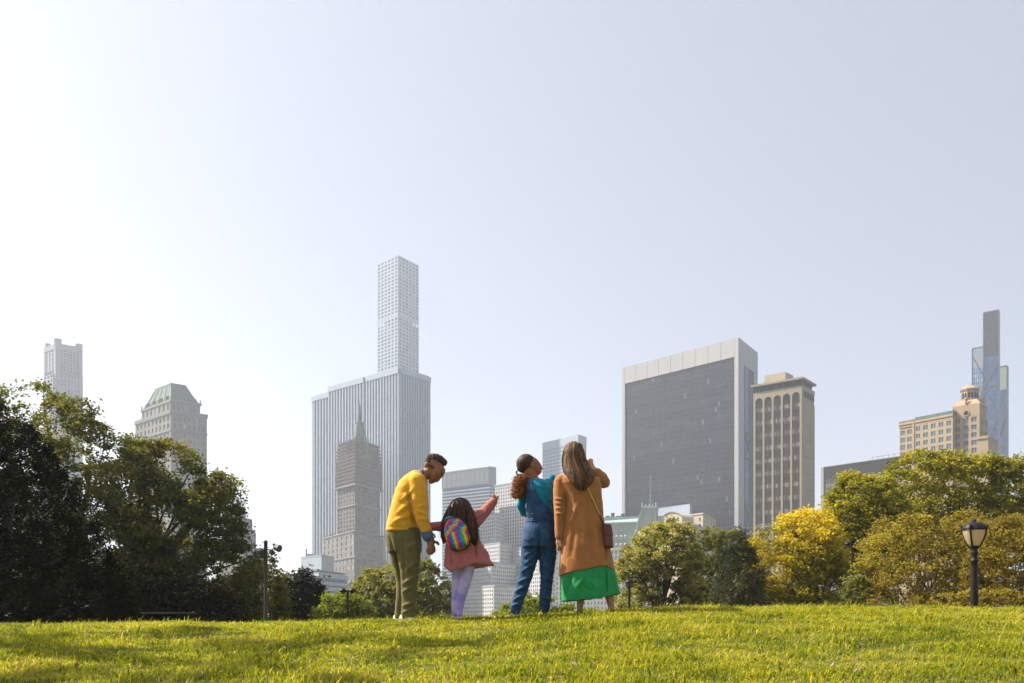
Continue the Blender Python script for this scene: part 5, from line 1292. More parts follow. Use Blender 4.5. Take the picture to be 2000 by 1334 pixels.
    locks(g, 110, loose, R, 1.0, 3, 12).build('loose_strands', HAIRB, ho, smooth=True)
    # shoes
    shoe(g, e, pbr('violet_shoe', (.25, .2, .4), .6), WHITE, 545, 575, .05, -.10, .035, .06, gz); shoe(g, e, bpy.data.materials['violet_shoe'], WHITE, 580, 612, 0, -.13, .035, .06, gz)
    # backpack: a thing of its own, hung on the shoulders
    p = g.q(578, 800, -.20); bk = empty('backpack', p, 'small shiny rainbow sequin backpack with teal handle on the back of the girl', 'backpack')
    rot = .30; cr, sr = math.cos(rot), math.sin(rot)
    def bring(cx, cy, rx, rz, hd, dy, n=32, pw=2.6, cut=None):
        out = []; 
        for k in range(n):
            t = 2*math.pi*k/n; ct, st = math.cos(t), math.sin(t); X = rx*math.copysign(abs(ct)**(2/pw), ct); Z = rz*math.copysign(abs(st)**(2/pw), st)
            if Z > 0: X *= 1 - .22*(Z/rz)**2
            out.append(g.q(cx + X*cr - Z*sr, cy - X*sr - Z*cr, dy))
        return out
    bm = MB(); bm.loft([bring(582, 688, 66, 90, 0, -.13), bring(582, 688, 78, 104, 0, -.15), bring(581, 688, 80, 106, 0, -.20), bring(580, 688, 74, 100, 0, -.235), bring(579, 688, 56, 82, 0, -.255), bring(579, 688, 20, 30, 0, -.262)])
    me = remesh(bm, 'bag', .006, 3)
    cols = [(.01, .30, .34), (.03, .36, .05), (.72, .58, .02), (.78, .22, .01), (.55, .01, .02), (.30, .02, .26), (.04, .08, .50), (.02, .36, .12), (.72, .56, .02), (.74, .10, .02), (.36, .02, .34), (.06, .10, .5)]
    def sequins(name, jitter, interp, tilt, reps):
        m, t_, bs, N, L = nodes(name); tc = N.new('ShaderNodeTexCoord'); sx = N.new('ShaderNodeSeparateXYZ'); L.new(tc.outputs['Object'], sx.inputs[0])
        ad = N.new('ShaderNodeMath'); ad.operation = 'MULTIPLY_ADD'; ad.inputs[1].default_value = tilt; L.new(sx.outputs[2], ad.inputs[0]); L.new(sx.outputs[0], ad.inputs[2])
        mr = N.new('ShaderNodeMapRange'); mr.clamp = False; mr.inputs[1].default_value = -.12; mr.inputs[2].default_value = .17; mr.inputs[4].default_value = reps; L.new(ad.outputs[0], mr.inputs[0])
        vo = N.new('ShaderNodeTexVoronoi'); vo.inputs['Scale'].default_value = 75; L.new(tc.outputs['Object'], vo.inputs['Vector']); sc_ = N.new('ShaderNodeSeparateColor'); L.new(vo.outputs['Color'], sc_.inputs[0])
        a2 = N.new('ShaderNodeMath'); a2.operation = 'MULTIPLY_ADD'; a2.inputs[1].default_value = jitter; L.new(sc_.outputs[0], a2.inputs[0]); L.new(mr.outputs[0], a2.inputs[2])
        fr = N.new('ShaderNodeMath'); fr.operation = 'FRACT'; L.new(a2.outputs[0], fr.inputs[0])
        rp = N.new('ShaderNodeValToRGB'); cr_ = rp.color_ramp; cr_.interpolation = interp; cr_.elements[0].color = cols[0] + (1,); cr_.elements[1].color = cols[-1] + (1,); cr_.elements[1].position = 11/12
        for i, c_ in enumerate(cols[1:-1]): el = cr_.elements.new((i+1)/12); el.color = c_ + (1,)
        L.new(fr.outputs[0], rp.inputs[0]); L.new(rp.outputs[0], bs.inputs['Base Color']); bs.inputs['Metallic'].default_value = .35; bs.inputs['Roughness'].default_value = .25
        bp = N.new('ShaderNodeBump'); bp.inputs['Strength'].default_value = 1; bp.inputs['Distance'].default_value = .012; L.new(sc_.outputs[1], bp.inputs['Height']); L.new(bp.outputs[0], bs.inputs['Normal'])
        return m
    m = sequins('rainbow_sequins', .16, 'LINEAR', -.8, 1.15); bagm = put('bag', me, m, bk)
    m = sequins('rainbow_stripes', .05, 'CONSTANT', .31, 1.35)
    pk = MB(); pk.loft([bring(588, 726, 72, 54, 0, -.20), bring(588, 726, 74, 58, 0, -.25), bring(587, 726, 68, 52, 0, -.272), bring(587, 726, 40, 30, 0, -.282)]); put('pocket', remesh(pk, 'pocket', .006, 3), m, bk)
    zp = MB(); zp.tube(bring(581, 688, 82, 108, 0, -.195) + bring(581, 688, 82, 108, 0, -.195)[:1], .005, 6); zp.build('black_piping', pbr('black_webbing', (.02, .02, .025), .7), bk)
    TEAL = cloth('teal_webbing', (.03, .32, .36)); hn = MB(); hn.tube([g.q(505, 610, -.15), g.q(512, 588, -.17), g.q(535, 578, -.17), g.q(562, 584, -.16), g.q(572, 598, -.15)], .013, 7); hn.build('handle', TEAL, bk, smooth=True)
    for sgn, xs in ((-1, (520, 505, 520, 540)), (1, (620, 655, 672, 640))):
        st = MB(); st.tube([g.q(xs[0], 600, -.14), g.q(xs[1], 606, -.02), g.q(xs[1], 640, .12), g.q(xs[2], 730, .14), g.q(xs[2] , 780, .02), g.q(xs[3], 775, -.14)], .011, 6); st.build('strap', TEAL if sgn < 0 else bpy.data.materials['black_webbing'], bk, smooth=True)
girl()

def woman_denim():
    g = Fig(9.5, 960, 840); R = np.random.default_rng(9)
    e = person(g, 260, 1185, 0, 'person in denim overalls and teal sweater with a curly ponytail, face turned up'); gz = e.location.z
    b = MB()
    ell(b, g, 232, 222, 0, 66, .083, 60, -.25); ell(b, g, 272, 232, .015, 46, .070, 60, -.28); ell(b, g, 296, 268, .02, 24, .045, 26, .3); ell(b, g, 305, 283, .02, 11, .03, 11)
    limb(b, g, [(308, 214, .02, 10), (317, 234, .02, 11), (328, 250, .02, 8)], 10); ell(b, g, 318, 266, .02, 12, .022, 8, .5); ell(b, g, 313, 274, .02, 11, .022, 7, .5); ell(b, g, 266, 236, -.072, 11, .015, 20, -.2)
    limb(b, g, [(246, 262, .0, 40), (258, 300, 0, 40), (275, 345, 0, 46)])
    torso(b, g, [(250, 360, 345, .10, 0), (245, 375, 450, .10, 0), (245, 385, 560, .10, 0), (230, 400, 700, .12, 0)])
    limb(b, g, [(255, 760, .02, 52), (230, 940, .0, 36), (190, 1060, 0, 28), (155, 1175, 0, 22)]); limb(b, g, [(362, 760, 0, 52), (360, 940, 0, 34), (350, 1060, 0, 28), (345, 1170, 0, 22)])
    limb(b, g, [(372, 355, .02, 28), (394, 545, .04, 22), (398, 450, .18, 18), (392, 330, .26, 15)]); hand(b, g, (392, 328, .26), (392, 308, .26), [((400, 300, .25), (410, 304, .24), (404, 312, .24)), ((396, 296, .25), (404, 298, .23), (400, 306, .23)), ((390, 296, .25), (394, 300, .23), (392, 308, .23)), ((384, 300, .25), (386, 306, .23), (386, 314, .23))], [(380, 312, .26), (378, 304, .25), (384, 298, .24)], 15, 6)
    limb(b, g, [(240, 365, .05, 26), (188, 490, .10, 20), (230, 540, .26, 16), (275, 520, .36, 14)])
    put('body', remesh(b, 'body', .006, 4), SK_D, e)
    # hair: tight cap and curly ponytail
    h = MB(); ell(h, g, 224, 216, -.005, 64, .088, 61, -.25); ell(h, g, 206, 242, 0, 42, .075, 38)
    me = remesh(h, 'hair', .006, 3); wrinkle(me, lambda c: .0008*np.sin(c[:, 2]*420 - 260*c[:, 0])); hc = put('hair', me, streak('pulled_back_hair', (.03, .016, .010), (.085, .045, .028), (30, 90, 120), .6), e)
    tie = MB(); tie.tube([g.q(185 + 24*math.cos(t), 276 + 12*math.sin(t), .03*math.sin(t)) for t in np.linspace(0, 6.28, 13)], .008, 6); tie.build('hair_tie', pbr('hair_tie', (.02, .015, .015)), hc)
    def flow(i, t):
        r = np.random.default_rng(300 + i); a = r.uniform(0, 6.28); rr = math.sqrt(r.uniform(0, 1)); u = r.uniform(.15, 1)
        cx = 206 - 40*u + 44*rr*math.cos(a)*(.35 + .75*math.sin(math.pi*min(1, .15 + u*.75))); cy = 284 + 150*u; cz = .075*rr*math.sin(a) - .02
        s0 = 10 + 7*r.uniform(); ang = r.uniform(0, 6.28) + t*8.5*(1 if i % 2 else -1)
        return cx + s0*.6*math.cos(ang), cy - 18 + 36*t, cz + .016*math.sin(ang)
    pb = MB(); ell(pb, g, 183, 345, -.01, 32, .05, 62, .28); pm_ = remesh(pb, 'ponytail_core', .008, 3); wrinkle(pm_, lambda c: .008*np.sin(c[:, 0]*150)*np.sin(c[:, 2]*170)*np.sin(c[:, 1]*130)); put('ponytail_core', pm_, pbr('ponytail_core', (.12, .042, .014), .8, .3, 40), hc)
    locks(g, 900, flow, R, 1.9, 4, 10).build('ponytail', HAIRC, hc, smooth=True)
    def loose(i, t):
        x, y, d = flow(i + 4000, t); r = np.random.default_rng(i); return x + (x - 185)*.35 + 5*r.normal(), y + (y - 350)*.12, d*1.25
    locks(g, 160, loose, R, .9, 3, 9).build('loose_curls', HAIRC, hc, smooth=True)
    # teal sweater
    s = MB(); torso(s, g, [(245, 325, 318, .06, 0), (232, 385, 345, .125, 0), (226, 396, 385, .14, 0), (226, 396, 450, .14, 0), (230, 396, 520, .135, 0), (235, 402, 580, .135, 0)])
    limb(s, g, [(368, 352, 0, 40), (380, 410, .0, 38), (388, 480, .02, 35), (392, 545, .05, 32), (396, 545, .10, 30)]); limb(s, g, [(394, 545, .07, 31), (400, 450, .18, 27), (396, 350, .25, 24), (388, 316, .26, 34), (404, 292, .26, 32)])
    limb(s, g, [(242, 360, .05, 36), (212, 430, .08, 31), (190, 485, .10, 28), (210, 525, .18, 26), (265, 522, .33, 22)])
    me = remesh(s, 'sweater', .007, 5); wrinkle(me, folds(.003, 50, (.4, 0, 1), 13)); wrinkle(me, seamfolds(g, [(345, 370, 375, 560, 8, -.016), (330, 400, 380, 470, 10, .010), (290, 360, 350, 400, 10, .008), (365, 500, 405, 540, 7, .008), (365, 450, 405, 480, 7, .007)]))
    sw = put('sweater', me, cloth('teal_knit', (.0, .20, .30), .12, .85, 20, .35, 220, .4), e)
    # overalls: bib back and straps lie on the sweater
    DENIM = cloth('blue_denim', (.022, .068, .145), .3, .8, 16, .3, 260, .1)
    tm = me.copy(); 
    n = len(tm.vertices); co = np.empty(n*3); tm.vertices.foreach_get('co', co); co = co.reshape(-1, 3) + np.array(parent_world(e)); tm.vertices.foreach_set('co', co.ravel()); tm.update()
    bib = patch(g, [(238, 322), (262, 322), (275, 380), (300, 430), (335, 480), (372, 520), (398, 560), (402, 600), (232, 600), (228, 540), (226, 470), (228, 400)], tm); put('bib_back', bib, DENIM, e)
    t = MB(); torso(t, g, [(232, 404, 548, .145, 0), (224, 410, 600, .15, 0), (205, 420, 650, .17, 0), (196, 426, 710, .18, -.005), (194, 426, 765, .17, 0)], pw=2.3)
    limb(t, g, [(258, 750, 0, 68), (248, 820, 0, 58), (238, 880, 0, 52), (222, 950, 0, 46), (196, 1040, 0, 41), (172, 1110, 0, 38), (156, 1168, 0, 38)]); limb(t, g, [(360, 750, 0, 66), (366, 820, 0, 58), (364, 880, 0, 51), (360, 950, 0, 43), (354, 1040, 0, 39), (347, 1110, 0, 37), (345, 1160, 0, 37)])
    me = remesh(t, 'overalls', .007, 4); wrinkle(me, folds(.0035, 48, (.3, 0, 1), 21, 1.3))
    wrinkle(me, seamfolds(g, [(304, 650, 303, 830, 7, -.022), (300, 770, 210, 830, 10, .010), (300, 800, 215, 880, 10, .012), (290, 860, 190, 930, 10, .012), (260, 950, 165, 1000, 9, .014), (245, 1000, 150, 1060, 9, .014), (230, 1060, 140, 1110, 8, .012), (205, 1120, 125, 1150, 8, .012), (315, 780, 400, 830, 10, .010), (320, 880, 410, 920, 9, .010), (320, 960, 400, 985, 8, .014), (318, 1010, 395, 1040, 8, .014), (312, 1080, 385, 1110, 8, .014), (312, 1130, 380, 1145, 7, .012), (230, 596, 408, 592, 7, -.008)]))
    ov = put('overalls', me, DENIM, e)
    tm2 = me.copy(); co = np.empty(len(tm2.vertices)*3); tm2.vertices.foreach_get('co', co); tm2.vertices.foreach_set('co', (co.reshape(-1, 3) + np.array(parent_world(e))).ravel()); tm2.update()
    for px0, px1 in ((212, 278), (322, 398)): put('back_pocket', patch(g, [(px0, 660), (px1, 656), (px1 + 2, 715), ((px0+px1)/2, 738), (px0 + 2, 722)], tm2, .003, .004, 5), DENIM, ov)
    wb = patch(g, [(226, 585), (408, 580), (409, 600), (225, 606)], tm2, .004, .006, 5); put('waistband', wb, DENIM, ov)
    BRASS = pbr('brass_button', (.5, .38, .16), .35, metal=.8)
    for x, y in ((262, 556), (262, 590)):
        m = MB(); m.lathe(g.q(x, y, -.165), [(.001, -.007), (.008, -.004), (.008, .004), (.001, .007)], 10); m.build('button', BRASS, ov)
    shoe(g, e, DKSH, WHITE, 175, 110, .06, -.10, .042, .075, gz); p_ = g.q(345, 0); shoe(g, e, DKSH, WHITE, 350, 352, .08, -.16, .042, .075, ground_at(p_.x, 9.5))
woman_denim()

def woman_coat():
    g = Fig(9.3, 960, 840); R = np.random.default_rng(21)
    e = person(g, 640, 1185, 0, 'person in long tan coat and green skirt with long straight brown hair, raising one hand'); gz = e.location.z
    b = MB(); ell(b, g, 540, 160, .02, 62, .085, 78); limb(b, g, [(545, 220, .02, 36), (555, 300, .01, 42)])
    limb(b, g, [(575, 190, .08, 26), (580, 222, .09, 18)])
    torso(b, g, [(480, 660, 310, .10, 0), (490, 690, 480, .11, 0), (490, 720, 700, .12, 0), (490, 740, 850, .13, 0)])
    limb(b, g, [(570, 840, .02, 70), (585, 1000, .02, 42), (585, 1080, .02, 30), (577, 1150, .02, 21), (576, 1200, .02, 18)]); limb(b, g, [(690, 840, -.02, 70), (750, 1000, -.02, 42), (768, 1080, -.02, 31), (778, 1150, -.02, 21), (780, 1198, -.02, 18)])
    limb(b, g, [(450, 340, -.02, 36), (447, 520, -.04, 30), (440, 640, -.06, 24), (437, 706, -.07, 18)])
    hand(b, g, (437, 706, -.07), (434, 742, -.07), [((428, 762, -.08), (428, 774, -.08), (431, 784, -.07)), ((434, 765, -.07), (435, 778, -.07), (437, 790, -.06)), ((440, 764, -.06), (442, 777, -.06), (443, 788, -.05)), ((445, 760, -.05), (448, 770, -.05), (448, 780, -.04))], [(444, 735, -.09), (449, 748, -.09), (449, 760, -.09)], 18, 7)
    limb(b, g, [(690, 300, .02, 36), (748, 328, .16, 28), (704, 262, .22, 22), (674, 224, .22, 16)])
    hand(b, g, (672, 222, .22), (660, 202, .22), [((646, 188, .21), (637, 178, .21), (632, 188, .22)), ((652, 181, .21), (645, 169, .21), (637, 172, .22)), ((660, 179, .21), (657, 165, .22), (649, 162, .23)), ((668, 184, .21), (669, 171, .22), (663, 165, .23))], [(646, 206, .22), (636, 204, .23), (631, 197, .23)], 19, 8)
    put('body', remesh(b, 'body', .006, 4), SK_L, e)
    # skirt
    s = MB(); torso(s, g, [(475, 755, 820, .17, 0), (462, 790, 880, .19, 0), (450, 814, 950, .21, 0), (452, 828, 1030, .22, 0), (455, 840, 1100, .225, 0)], n=56, pw=2.6, hem=[(455, 1117), (600, 1108), (738, 1094), (742, 1084), (840, 1064)])
    me = remesh(s, 'skirt', .007, 3); o0 = g.q(650, 0)
    wrinkle(me, lambda c: .006*np.sin(np.arctan2(c[:, 1] - 9.3, c[:, 0] - o0.x)*13)*np.clip((g.q(0, 860).z - c[:, 2])/.3, 0, 1))
    wrinkle(me, seamfolds(g, [(738, 890, 741, 1090, 7, -.022), (600, 950, 540, 1040, 14, .010), (610, 960, 690, 1050, 14, .010), (520, 930, 480, 1090, 12, -.010), (570, 1000, 640, 1060, 10, -.008), (790, 930, 800, 1070, 10, .010)])); put('skirt', me, cloth('green_cotton', (.018, .26, .07), .10, .75, 12, .12, 200, .15), e)
    # coat
    c = MB()
    torso(c, g, [(500, 620, 288, .08, 0), (440, 705, 318, .135, 0), (432, 716, 350, .15, 0), (468, 716, 420, .16, 0), (478, 720, 500, .16, 0), (470, 732, 580, .165, 0), (462, 745, 650, .175, 0), (454, 762, 720, .185, 0), (446, 784, 820, .20, 0), (436, 806, 925, .215, 0)], n=56, pw=2.5, hem=[(435, 956), (480, 938), (600, 912), (738, 886), (744, 900), (806, 920)])
    limb(c, g, [(452, 335, -.02, 48), (446, 400, -.03, 45), (446, 480, -.04, 43), (444, 560, -.05, 38), (440, 640, -.06, 31), (438, 700, -.07, 27)]); limb(c, g, [(682, 295, .02, 52), (720, 310, .09, 47), (748, 330, .16, 40), (742, 322, .18, 40)]); limb(c, g, [(748, 328, .17, 40), (722, 285, .22, 36), (690, 248, .24, 27)])
    me = remesh(c, 'coat', .007, 4); wrinkle(me, folds(.0028, 34, (.8, 0, .3), 31, 1.4))
    wrinkle(me, seamfolds(g, [(480, 420, 470, 560, 10, -.024), (470, 560, 450, 760, 8, -.02), (410, 450, 480, 470, 7, .012), (412, 480, 485, 500, 7, .012), (412, 515, 480, 520, 7, .012), (415, 550, 475, 555, 7, .010), (560, 480, 500, 640, 16, .010), (600, 520, 600, 820, 22, .010), (540, 600, 510, 850, 16, -.008), (660, 600, 690, 860, 18, .010), (640, 640, 650, 880, 12, -.008), (736, 640, 741, 885, 7, -.018), (700, 400, 720, 560, 10, .008), (760, 330, 720, 372, 8, .010), (735, 300, 700, 350, 8, -.010)]))
    coat = put('coat', me, cloth('camel_wool', (.35, .14, .038), .13, .95, 10, .4, 240, .6), e)
    # hair
    hb = MB(); torso(hb, g, [(515, 555, 78, .04, -.01), (485, 590, 96, .085, -.01), (470, 602, 140, .105, -.01), (462, 614, 190, .11, -.02), (462, 640, 240, .11, -.04), (472, 664, 285, .09, -.09), (488, 666, 320, .065, -.13), (512, 646, 360, .045, -.16), (550, 602, 405, .02, -.165)], n=40)
    me = remesh(hb, 'hair', .007, 4); wrinkle(me, lambda c: .0012*np.sin(c[:, 0]*170 + 4*np.sin(c[:, 2]*6)))
    m = streak('straight_hair_streaks', (.02, .009, .004), (.19, .10, .042), rough=.6)
    ho = put('hair', me, m, e)
    YS = [75, 96, 140, 190, 240, 285, 320, 360, 420]; LX = [520, 486, 464, 455, 456, 464, 480, 506, 556]; RX = [550, 586, 604, 618, 646, 672, 678, 656, 596]; DD = [-.03, -.09, -.125, -.14, -.165, -.19, -.205, -.21, -.19]
    def flow(i, t):
        r = np.random.default_rng(700 + i); u = r.uniform(0, 1); L_ = r.uniform(.72, 1.0); y = 80 + (335*L_*(1 - .35*(2*u - 1.0)**2))*t
        l, r_ = np.interp(y, YS, LX), np.interp(y, YS, RX); x = l + (r_-l)*(u*.96 + .02) + 2.5*math.sin(t*5 + r.uniform(0, 6))
        d = np.interp(y, YS, DD); d = d*(1 - (2*u-1)**2*.75) + (2*u-1)**2*.01 + r.normal()*.004
        return float(x), float(y), float(d)
    locks(g, 620, flow, R, 1.7, 4, 14).build('hair_locks', HAIRL, ho, smooth=True)
    def loose(i, t):
        x, y, d = flow(i + 2000, t); r = np.random.default_rng(i); return x + (x - 560)*.10*t + 7*t*r.normal(), y + 18*t*r.uniform(), d - .012*t*r.uniform()
    locks(g, 90, loose, R, .8, 3, 12).build('loose_strands', HAIRL, ho, smooth=True)
    shoe(g, e, BRSH, BRSH, 578, 560, .07, -.15, .040, .06, gz); p_ = g.q(780, 0); shoe(g, e, BRSH, BRSH, 778, 800, .06, -.16, .040, .06, ground_at(p_.x, 9.28))
    # shoulder bag: a thing of its own
    p = g.q(752, 780, -.13); bk = empty('shoulder_bag', p, 'reddish brown leather bag on a thin gold strap at the hip of the tan coat', 'bag')
    LEA = pbr('chestnut_leather', (.12, .028, .012), .45, .2, 20); rot = -.10
    def rb(x0, x1, y0, y1, dy): return [g.q(x0, y0, dy), g.q(x1, y0 + 8, dy), g.q(x1 + 12, y1, dy), g.q(x0 + 8, y1 - 4, dy)]
    m = MB(); m.loft([rb(722, 762, 624, 770, -.08), rb(716, 766, 616, 776, -.10), rb(716, 768, 616, 778, -.17), rb(724, 762, 626, 768, -.19)]); me = m.mesh('bag', parent_world(bk)); me.materials.append(LEA); o = link('bag', me, bk)
    bv = o.modifiers.new('b', 'BEVEL'); bv.width = .012; bv.segments = 3
    fl = MB(); fl.loft([rb(715, 767, 618, 700, -.186), rb(716, 766, 620, 696, -.197)]); fo = fl.build('flap', LEA, bk)
    sd = MB(); sd.loft([rb(768, 772, 640, 772, -.10), rb(768, 774, 640, 772, -.165)]); sd.build('side_gusset', pbr('pale_leather', (.40, .26, .15), .5), bk)
    GOLD = pbr('gold_strap', (.55, .36, .07), .4, .1, 8, metal=.4)
    tm = coat.data.copy(); co = np.empty(len(tm.vertices)*3); tm.vertices.foreach_get('co', co); tm.vertices.foreach_set('co', (co.reshape(-1, 3) + np.array(parent_world(e))).ravel()); tm.update()
    bvh = BVHTree.FromPolygons([v.co[:] for v in tm.vertices], [p_.vertices[:] for p_ in tm.polygons]); pts = []
    for t in np.linspace(0, 1, 14):
        x, y = 596 + 122*t, 345 + 262*t; h = bvh.ray_cast(g.q(x, y, -.6), Vector((0, 1, 0)), 2); pts.append((h[0] if h[0] else g.q(x, y, -.15)) + Vector((0, -.008, 0)))
    pts[-1] = g.q(722, 618, -.14)
    st = MB(); st.tube(pts[:-2], .0075, 6); st.build('strap', GOLD, bk, smooth=True); st = MB(); st.tube(pts[-3:], .009, 6); st.build('strap_end', LEA, bk, smooth=True)
woman_coat()
# ================================================================== lamps and small park furniture
BLACKP = pbr('black_cast_iron', (.014, .009, .008), .5, .3, 12, bump=.15, bscale=80, spec=.25)
def ornate_lamp():
    Y = 20.0; k = Y/F
    c = W(1903, 1200, Y); gz = ground_at(c.x, Y); e = empty('street_lamp', (c.x, Y, gz), 'black cast iron park lamp with large cream glass lantern at the right', 'street lamp')
    def z(py): return CZ + (HY - py)*k
    zt = z(1072)
    m = MB(); m.lathe((c.x, Y, gz), [(.20, -.15), (.20, .05), (.17, .10), (.165, .45), (.12, .55), (.10, .62)], 16); m.build('base', BLACKP, e, smooth=False)
    m = MB(); pr = [(.095, gz + .55), (.082, z(1165)), (.070, z(1110)), (.068, z(1098)), (.085, z(1097)), (.085, z(1094)), (.062, z(1092)), (.066, z(1084)), (.088, z(1080)), (.072, z(1077)), (.070, z(1073)), (.10, z(1069)), (.112, z(1067)), (.10, z(1065))]
    m.lathe((c.x, Y, 0), pr, 18); m.build('post', BLACKP, e, smooth=True)
    GL_, t, b, N, L = nodes('cream_lantern_glass'); b.inputs['Base Color'].default_value = (.80, .66, .42, 1); b.inputs['Roughness'].default_value = .35; b.inputs['Specular IOR Level'].default_value = .6
    tr = N.new('ShaderNodeBsdfTranslucent'); tr.inputs[0].default_value = (.95, .72, .40, 1); mx = N.new('ShaderNodeMixShader'); mx.inputs[0].default_value = .6
    L.new(b.outputs[0], mx.inputs[1]); L.new(tr.outputs[0], mx.inputs[2]); L.new(mx.outputs[0], N['Material Output'].inputs[0])
    rp_ = [(.095, z(1068)), (.135, z(1062)), (.185, z(1053)), (.222, z(1043)), (.236, z(1035)), (.225, z(1030))]
    m = MB(); m.lathe((c.x, Y, 0), rp_, 24); gl = m.build('lantern_glass', GL_, e, smooth=True)
    for a in (20, 110, 200, 290):
        a = math.radians(a - 90 + 25); m = MB(); m.tube([(c.x + (r + .012)*math.cos(a), Y + (r + .012)*math.sin(a), zz) for r, zz in [(.10, z(1068))] + rp_[:-1]] + [(c.x + .262*math.cos(a), Y + .262*math.sin(a), z(1034)), (c.x + .275*math.cos(a), Y + .275*math.sin(a), z(1028)), (c.x + .24*math.cos(a), Y + .24*math.sin(a), z(1025))], .02, 6); m.build('lantern_rib', BLACKP, e, smooth=True)
    m = MB(); m.lathe((c.x, Y, 0), [(.248, z(1036)), (.256, z(1033)), (.242, z(1030)), (.218, z(1026)), (.165, z(1022)), (.09, z(1019.5)), (.05, z(1019)), (.035, z(1018)), (.055, z(1017)), (.03, z(1015)), (.012, z(1013.5))], 24); cp = m.build('lantern_cap', BLACKP, e, smooth=True)
    n = 12
    for i in range(n):
        a = 2*math.pi*i/n; m = MB(); q = [(c.x + .25*math.cos(a + t*.26), Y + .25*math.sin(a + t*.26), z(1033) - .028*math.sin((t+1)/2*math.pi)) for t in np.linspace(-1, 1, 6)]; m.tube(q, .010, 5); m.build('scallop', BLACKP, cp)
ornate_lamp()

def flood_pole():
    Y = 24.0; k = Y/F; c = W(519, 1200, Y); gz = ground_at(c.x, Y); z = lambda py: CZ + (HY - py)*k
    e = empty('flood_light_pole', (c.x, Y, gz), 'slim brown pole with lamps and speaker heads beside the left trees', 'light pole'); BR = pbr('brown_painted_steel', (.05, .03, .025), .5)
    m = MB(); m.lathe((c.x, Y, 0), [(.075, gz - .1), (.065, gz + .3), (.05, z(1150)), (.05, z(1058)), (.058, z(1057.5)), (.02, z(1055))], 12); m.build('pole', BR, e, smooth=True)
    m = MB(); m.tube([(c.x - .16, Y, z(1071)), (c.x, Y, z(1073)), (c.x + .17, Y, z(1074)), (c.x + .24, Y, z(1066))], .014, 6); m.build('cross_arm', BR, e)
    def head(x, y, r, a):
        o = W(x, y, Y); d = Vector((math.cos(a), -.5, math.sin(a))).normalized(); m = MB(); m.tube([o - d*r, o - d*r*.5, o, o + d*r*.9, o + d*r], [r*.35, r*.8, r*.85, r, r*.9], 12); h = m.build('lamp_head', BR, e, smooth=False)
        m = MB(); m.tube([o + d*r, o + d*r*1.04], r*.85, 12); m.build('lens', GLASSM, h)
    head(541, 1070, .10, -.3); head(531, 1078, .07, -1.0); head(510, 1078, .08, 3.6); head(513, 1083, .06, 4.2)
    m = MB(); m.tube([W(536, 1066, Y), W(534, 1062, Y)], .03, 8); m.build('sensor', BR, e)
flood_pole()

def twin_lamp(px, py, Y, label):
    k = Y/F; c = W(px, py, Y); gz = ground_at(c.x, Y); e = empty('twin_head_lamp', (c.x, Y, gz), label, 'street lamp', 'distant twin head street lamps')
    m = MB(); m.tube([(c.x, Y, gz - .1), (c.x, Y, c.z)], [.06, .04], 8); m.build('pole', BLACKP, e)
    m = MB(); m.tube([W(px - 9, py + 1, Y), W(px, py + 3, Y), W(px + 9, py + 1, Y)], .02, 6); m.build('cross_arm', BLACKP, e)
    for s in (-1, 1):
        q = W(px + s*9, py, Y); m = MB(); m.lathe(q, [(.04, .09), (.09, .07), (.14, 0), (.15, -.04), (.10, -.06)], 12); h = m.build('lamp_head', BLACKP, e, smooth=True)
        m = MB(); m.lathe(q + Vector((0, 0, -.06)), [(.09, 0), (.08, -.05), (.03, -.08)], 12); m.build('lens', GLASSM, h, smooth=True)
twin_lamp(679, 1153, 36, 'small black twin head lamp above the lime bush, left of the man')
twin_lamp(1665, 1062, 38, 'small twin head lamp half hidden among the leaves beside the yellow tree')

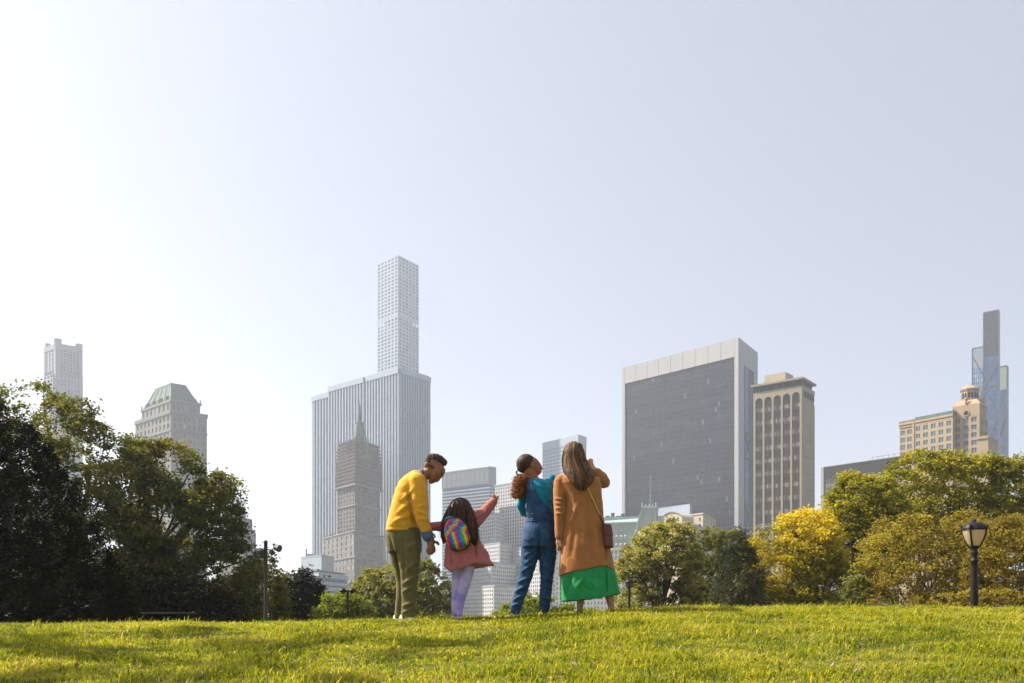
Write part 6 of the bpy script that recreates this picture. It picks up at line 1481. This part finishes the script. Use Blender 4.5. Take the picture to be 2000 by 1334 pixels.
def small_lamp():
    Y = 38.0; c = W(1229, 1143, Y); gz = ground_at(c.x, Y); e = empty('path_lamp', (c.x, Y, gz), 'distant dark path lamp with flat cap right of the green skirt', 'street lamp')
    m = MB(); m.lathe((c.x, Y, 0), [(.10, gz - .1), (.07, gz + .4), (.05, c.z - .12), (.09, c.z - .08), (.06, c.z - .05)], 10); m.build('pole', BLACKP, e)
    m = MB(); m.lathe((c.x, Y, c.z - .05), [(.10, 0), (.16, .10), (.17, .16)], 14); m.build('lantern_glass', GLASSM, e, smooth=True)
    m = MB(); m.lathe((c.x, Y, c.z + .11), [(.20, 0), (.20, .03), (.12, .10), (.03, .16)], 14); m.build('cap', BLACKP, e, smooth=True)
small_lamp()

def canopy():
    Y = 25.0; a = W(322, 1195, Y); gz = ground_at(a.x, Y); e = empty('dark_canopy', (a.x, Y, gz), 'low dark flat canopy roof in the shade under the left trees', 'canopy')
    m = MB(); k = Y/F
    m.loft([[Vector((a.x + s*46*k*f, Y + t*.9*f, CZ + (HY - y)*k)) for s, t in ((-1, -1), (1, -1), (1, 1), (-1, 1))] for f, y in ((1, 1208), (1, 1199), (.93, 1197), (.6, 1195.5))]); m.build('roof', pbr('black_canvas', (.003, .003, .003), .95, spec=.05), e)
    for s in (-1, 1):
        for t in (-1, 1):
            m = MB(); m.tube([(a.x + s*.58, Y + t*.8, gz - .05), (a.x + s*.58, Y + t*.8, CZ + (HY - 1204)*k)], .03, 6); m.build('post', BLACKP, e)
canopy()
# ================================================================== the air
def haze():
    m = MB(); m.box((-2600, -300, -3), (2600, 3300, 470))
    mat = bpy.data.materials.new('haze'); mat.use_nodes = True; t = mat.node_tree
    for n in list(t.nodes):
        if n.type == 'BSDF_PRINCIPLED': t.nodes.remove(n)
    v = t.nodes.new('ShaderNodeVolumePrincipled'); v.inputs['Color'].default_value = (0.83, 0.88, 1.0, 1)
    v.inputs['Density'].default_value = 0.00028; v.inputs['Anisotropy'].default_value = 0.42
    t.links.new(v.outputs[0], t.nodes['Material Output'].inputs['Volume'])
    o = m.build('haze', mat, None, 'stuff'); o['label'] = 'thin pale daylight haze over park and city'; o['category'] = 'haze'
haze()
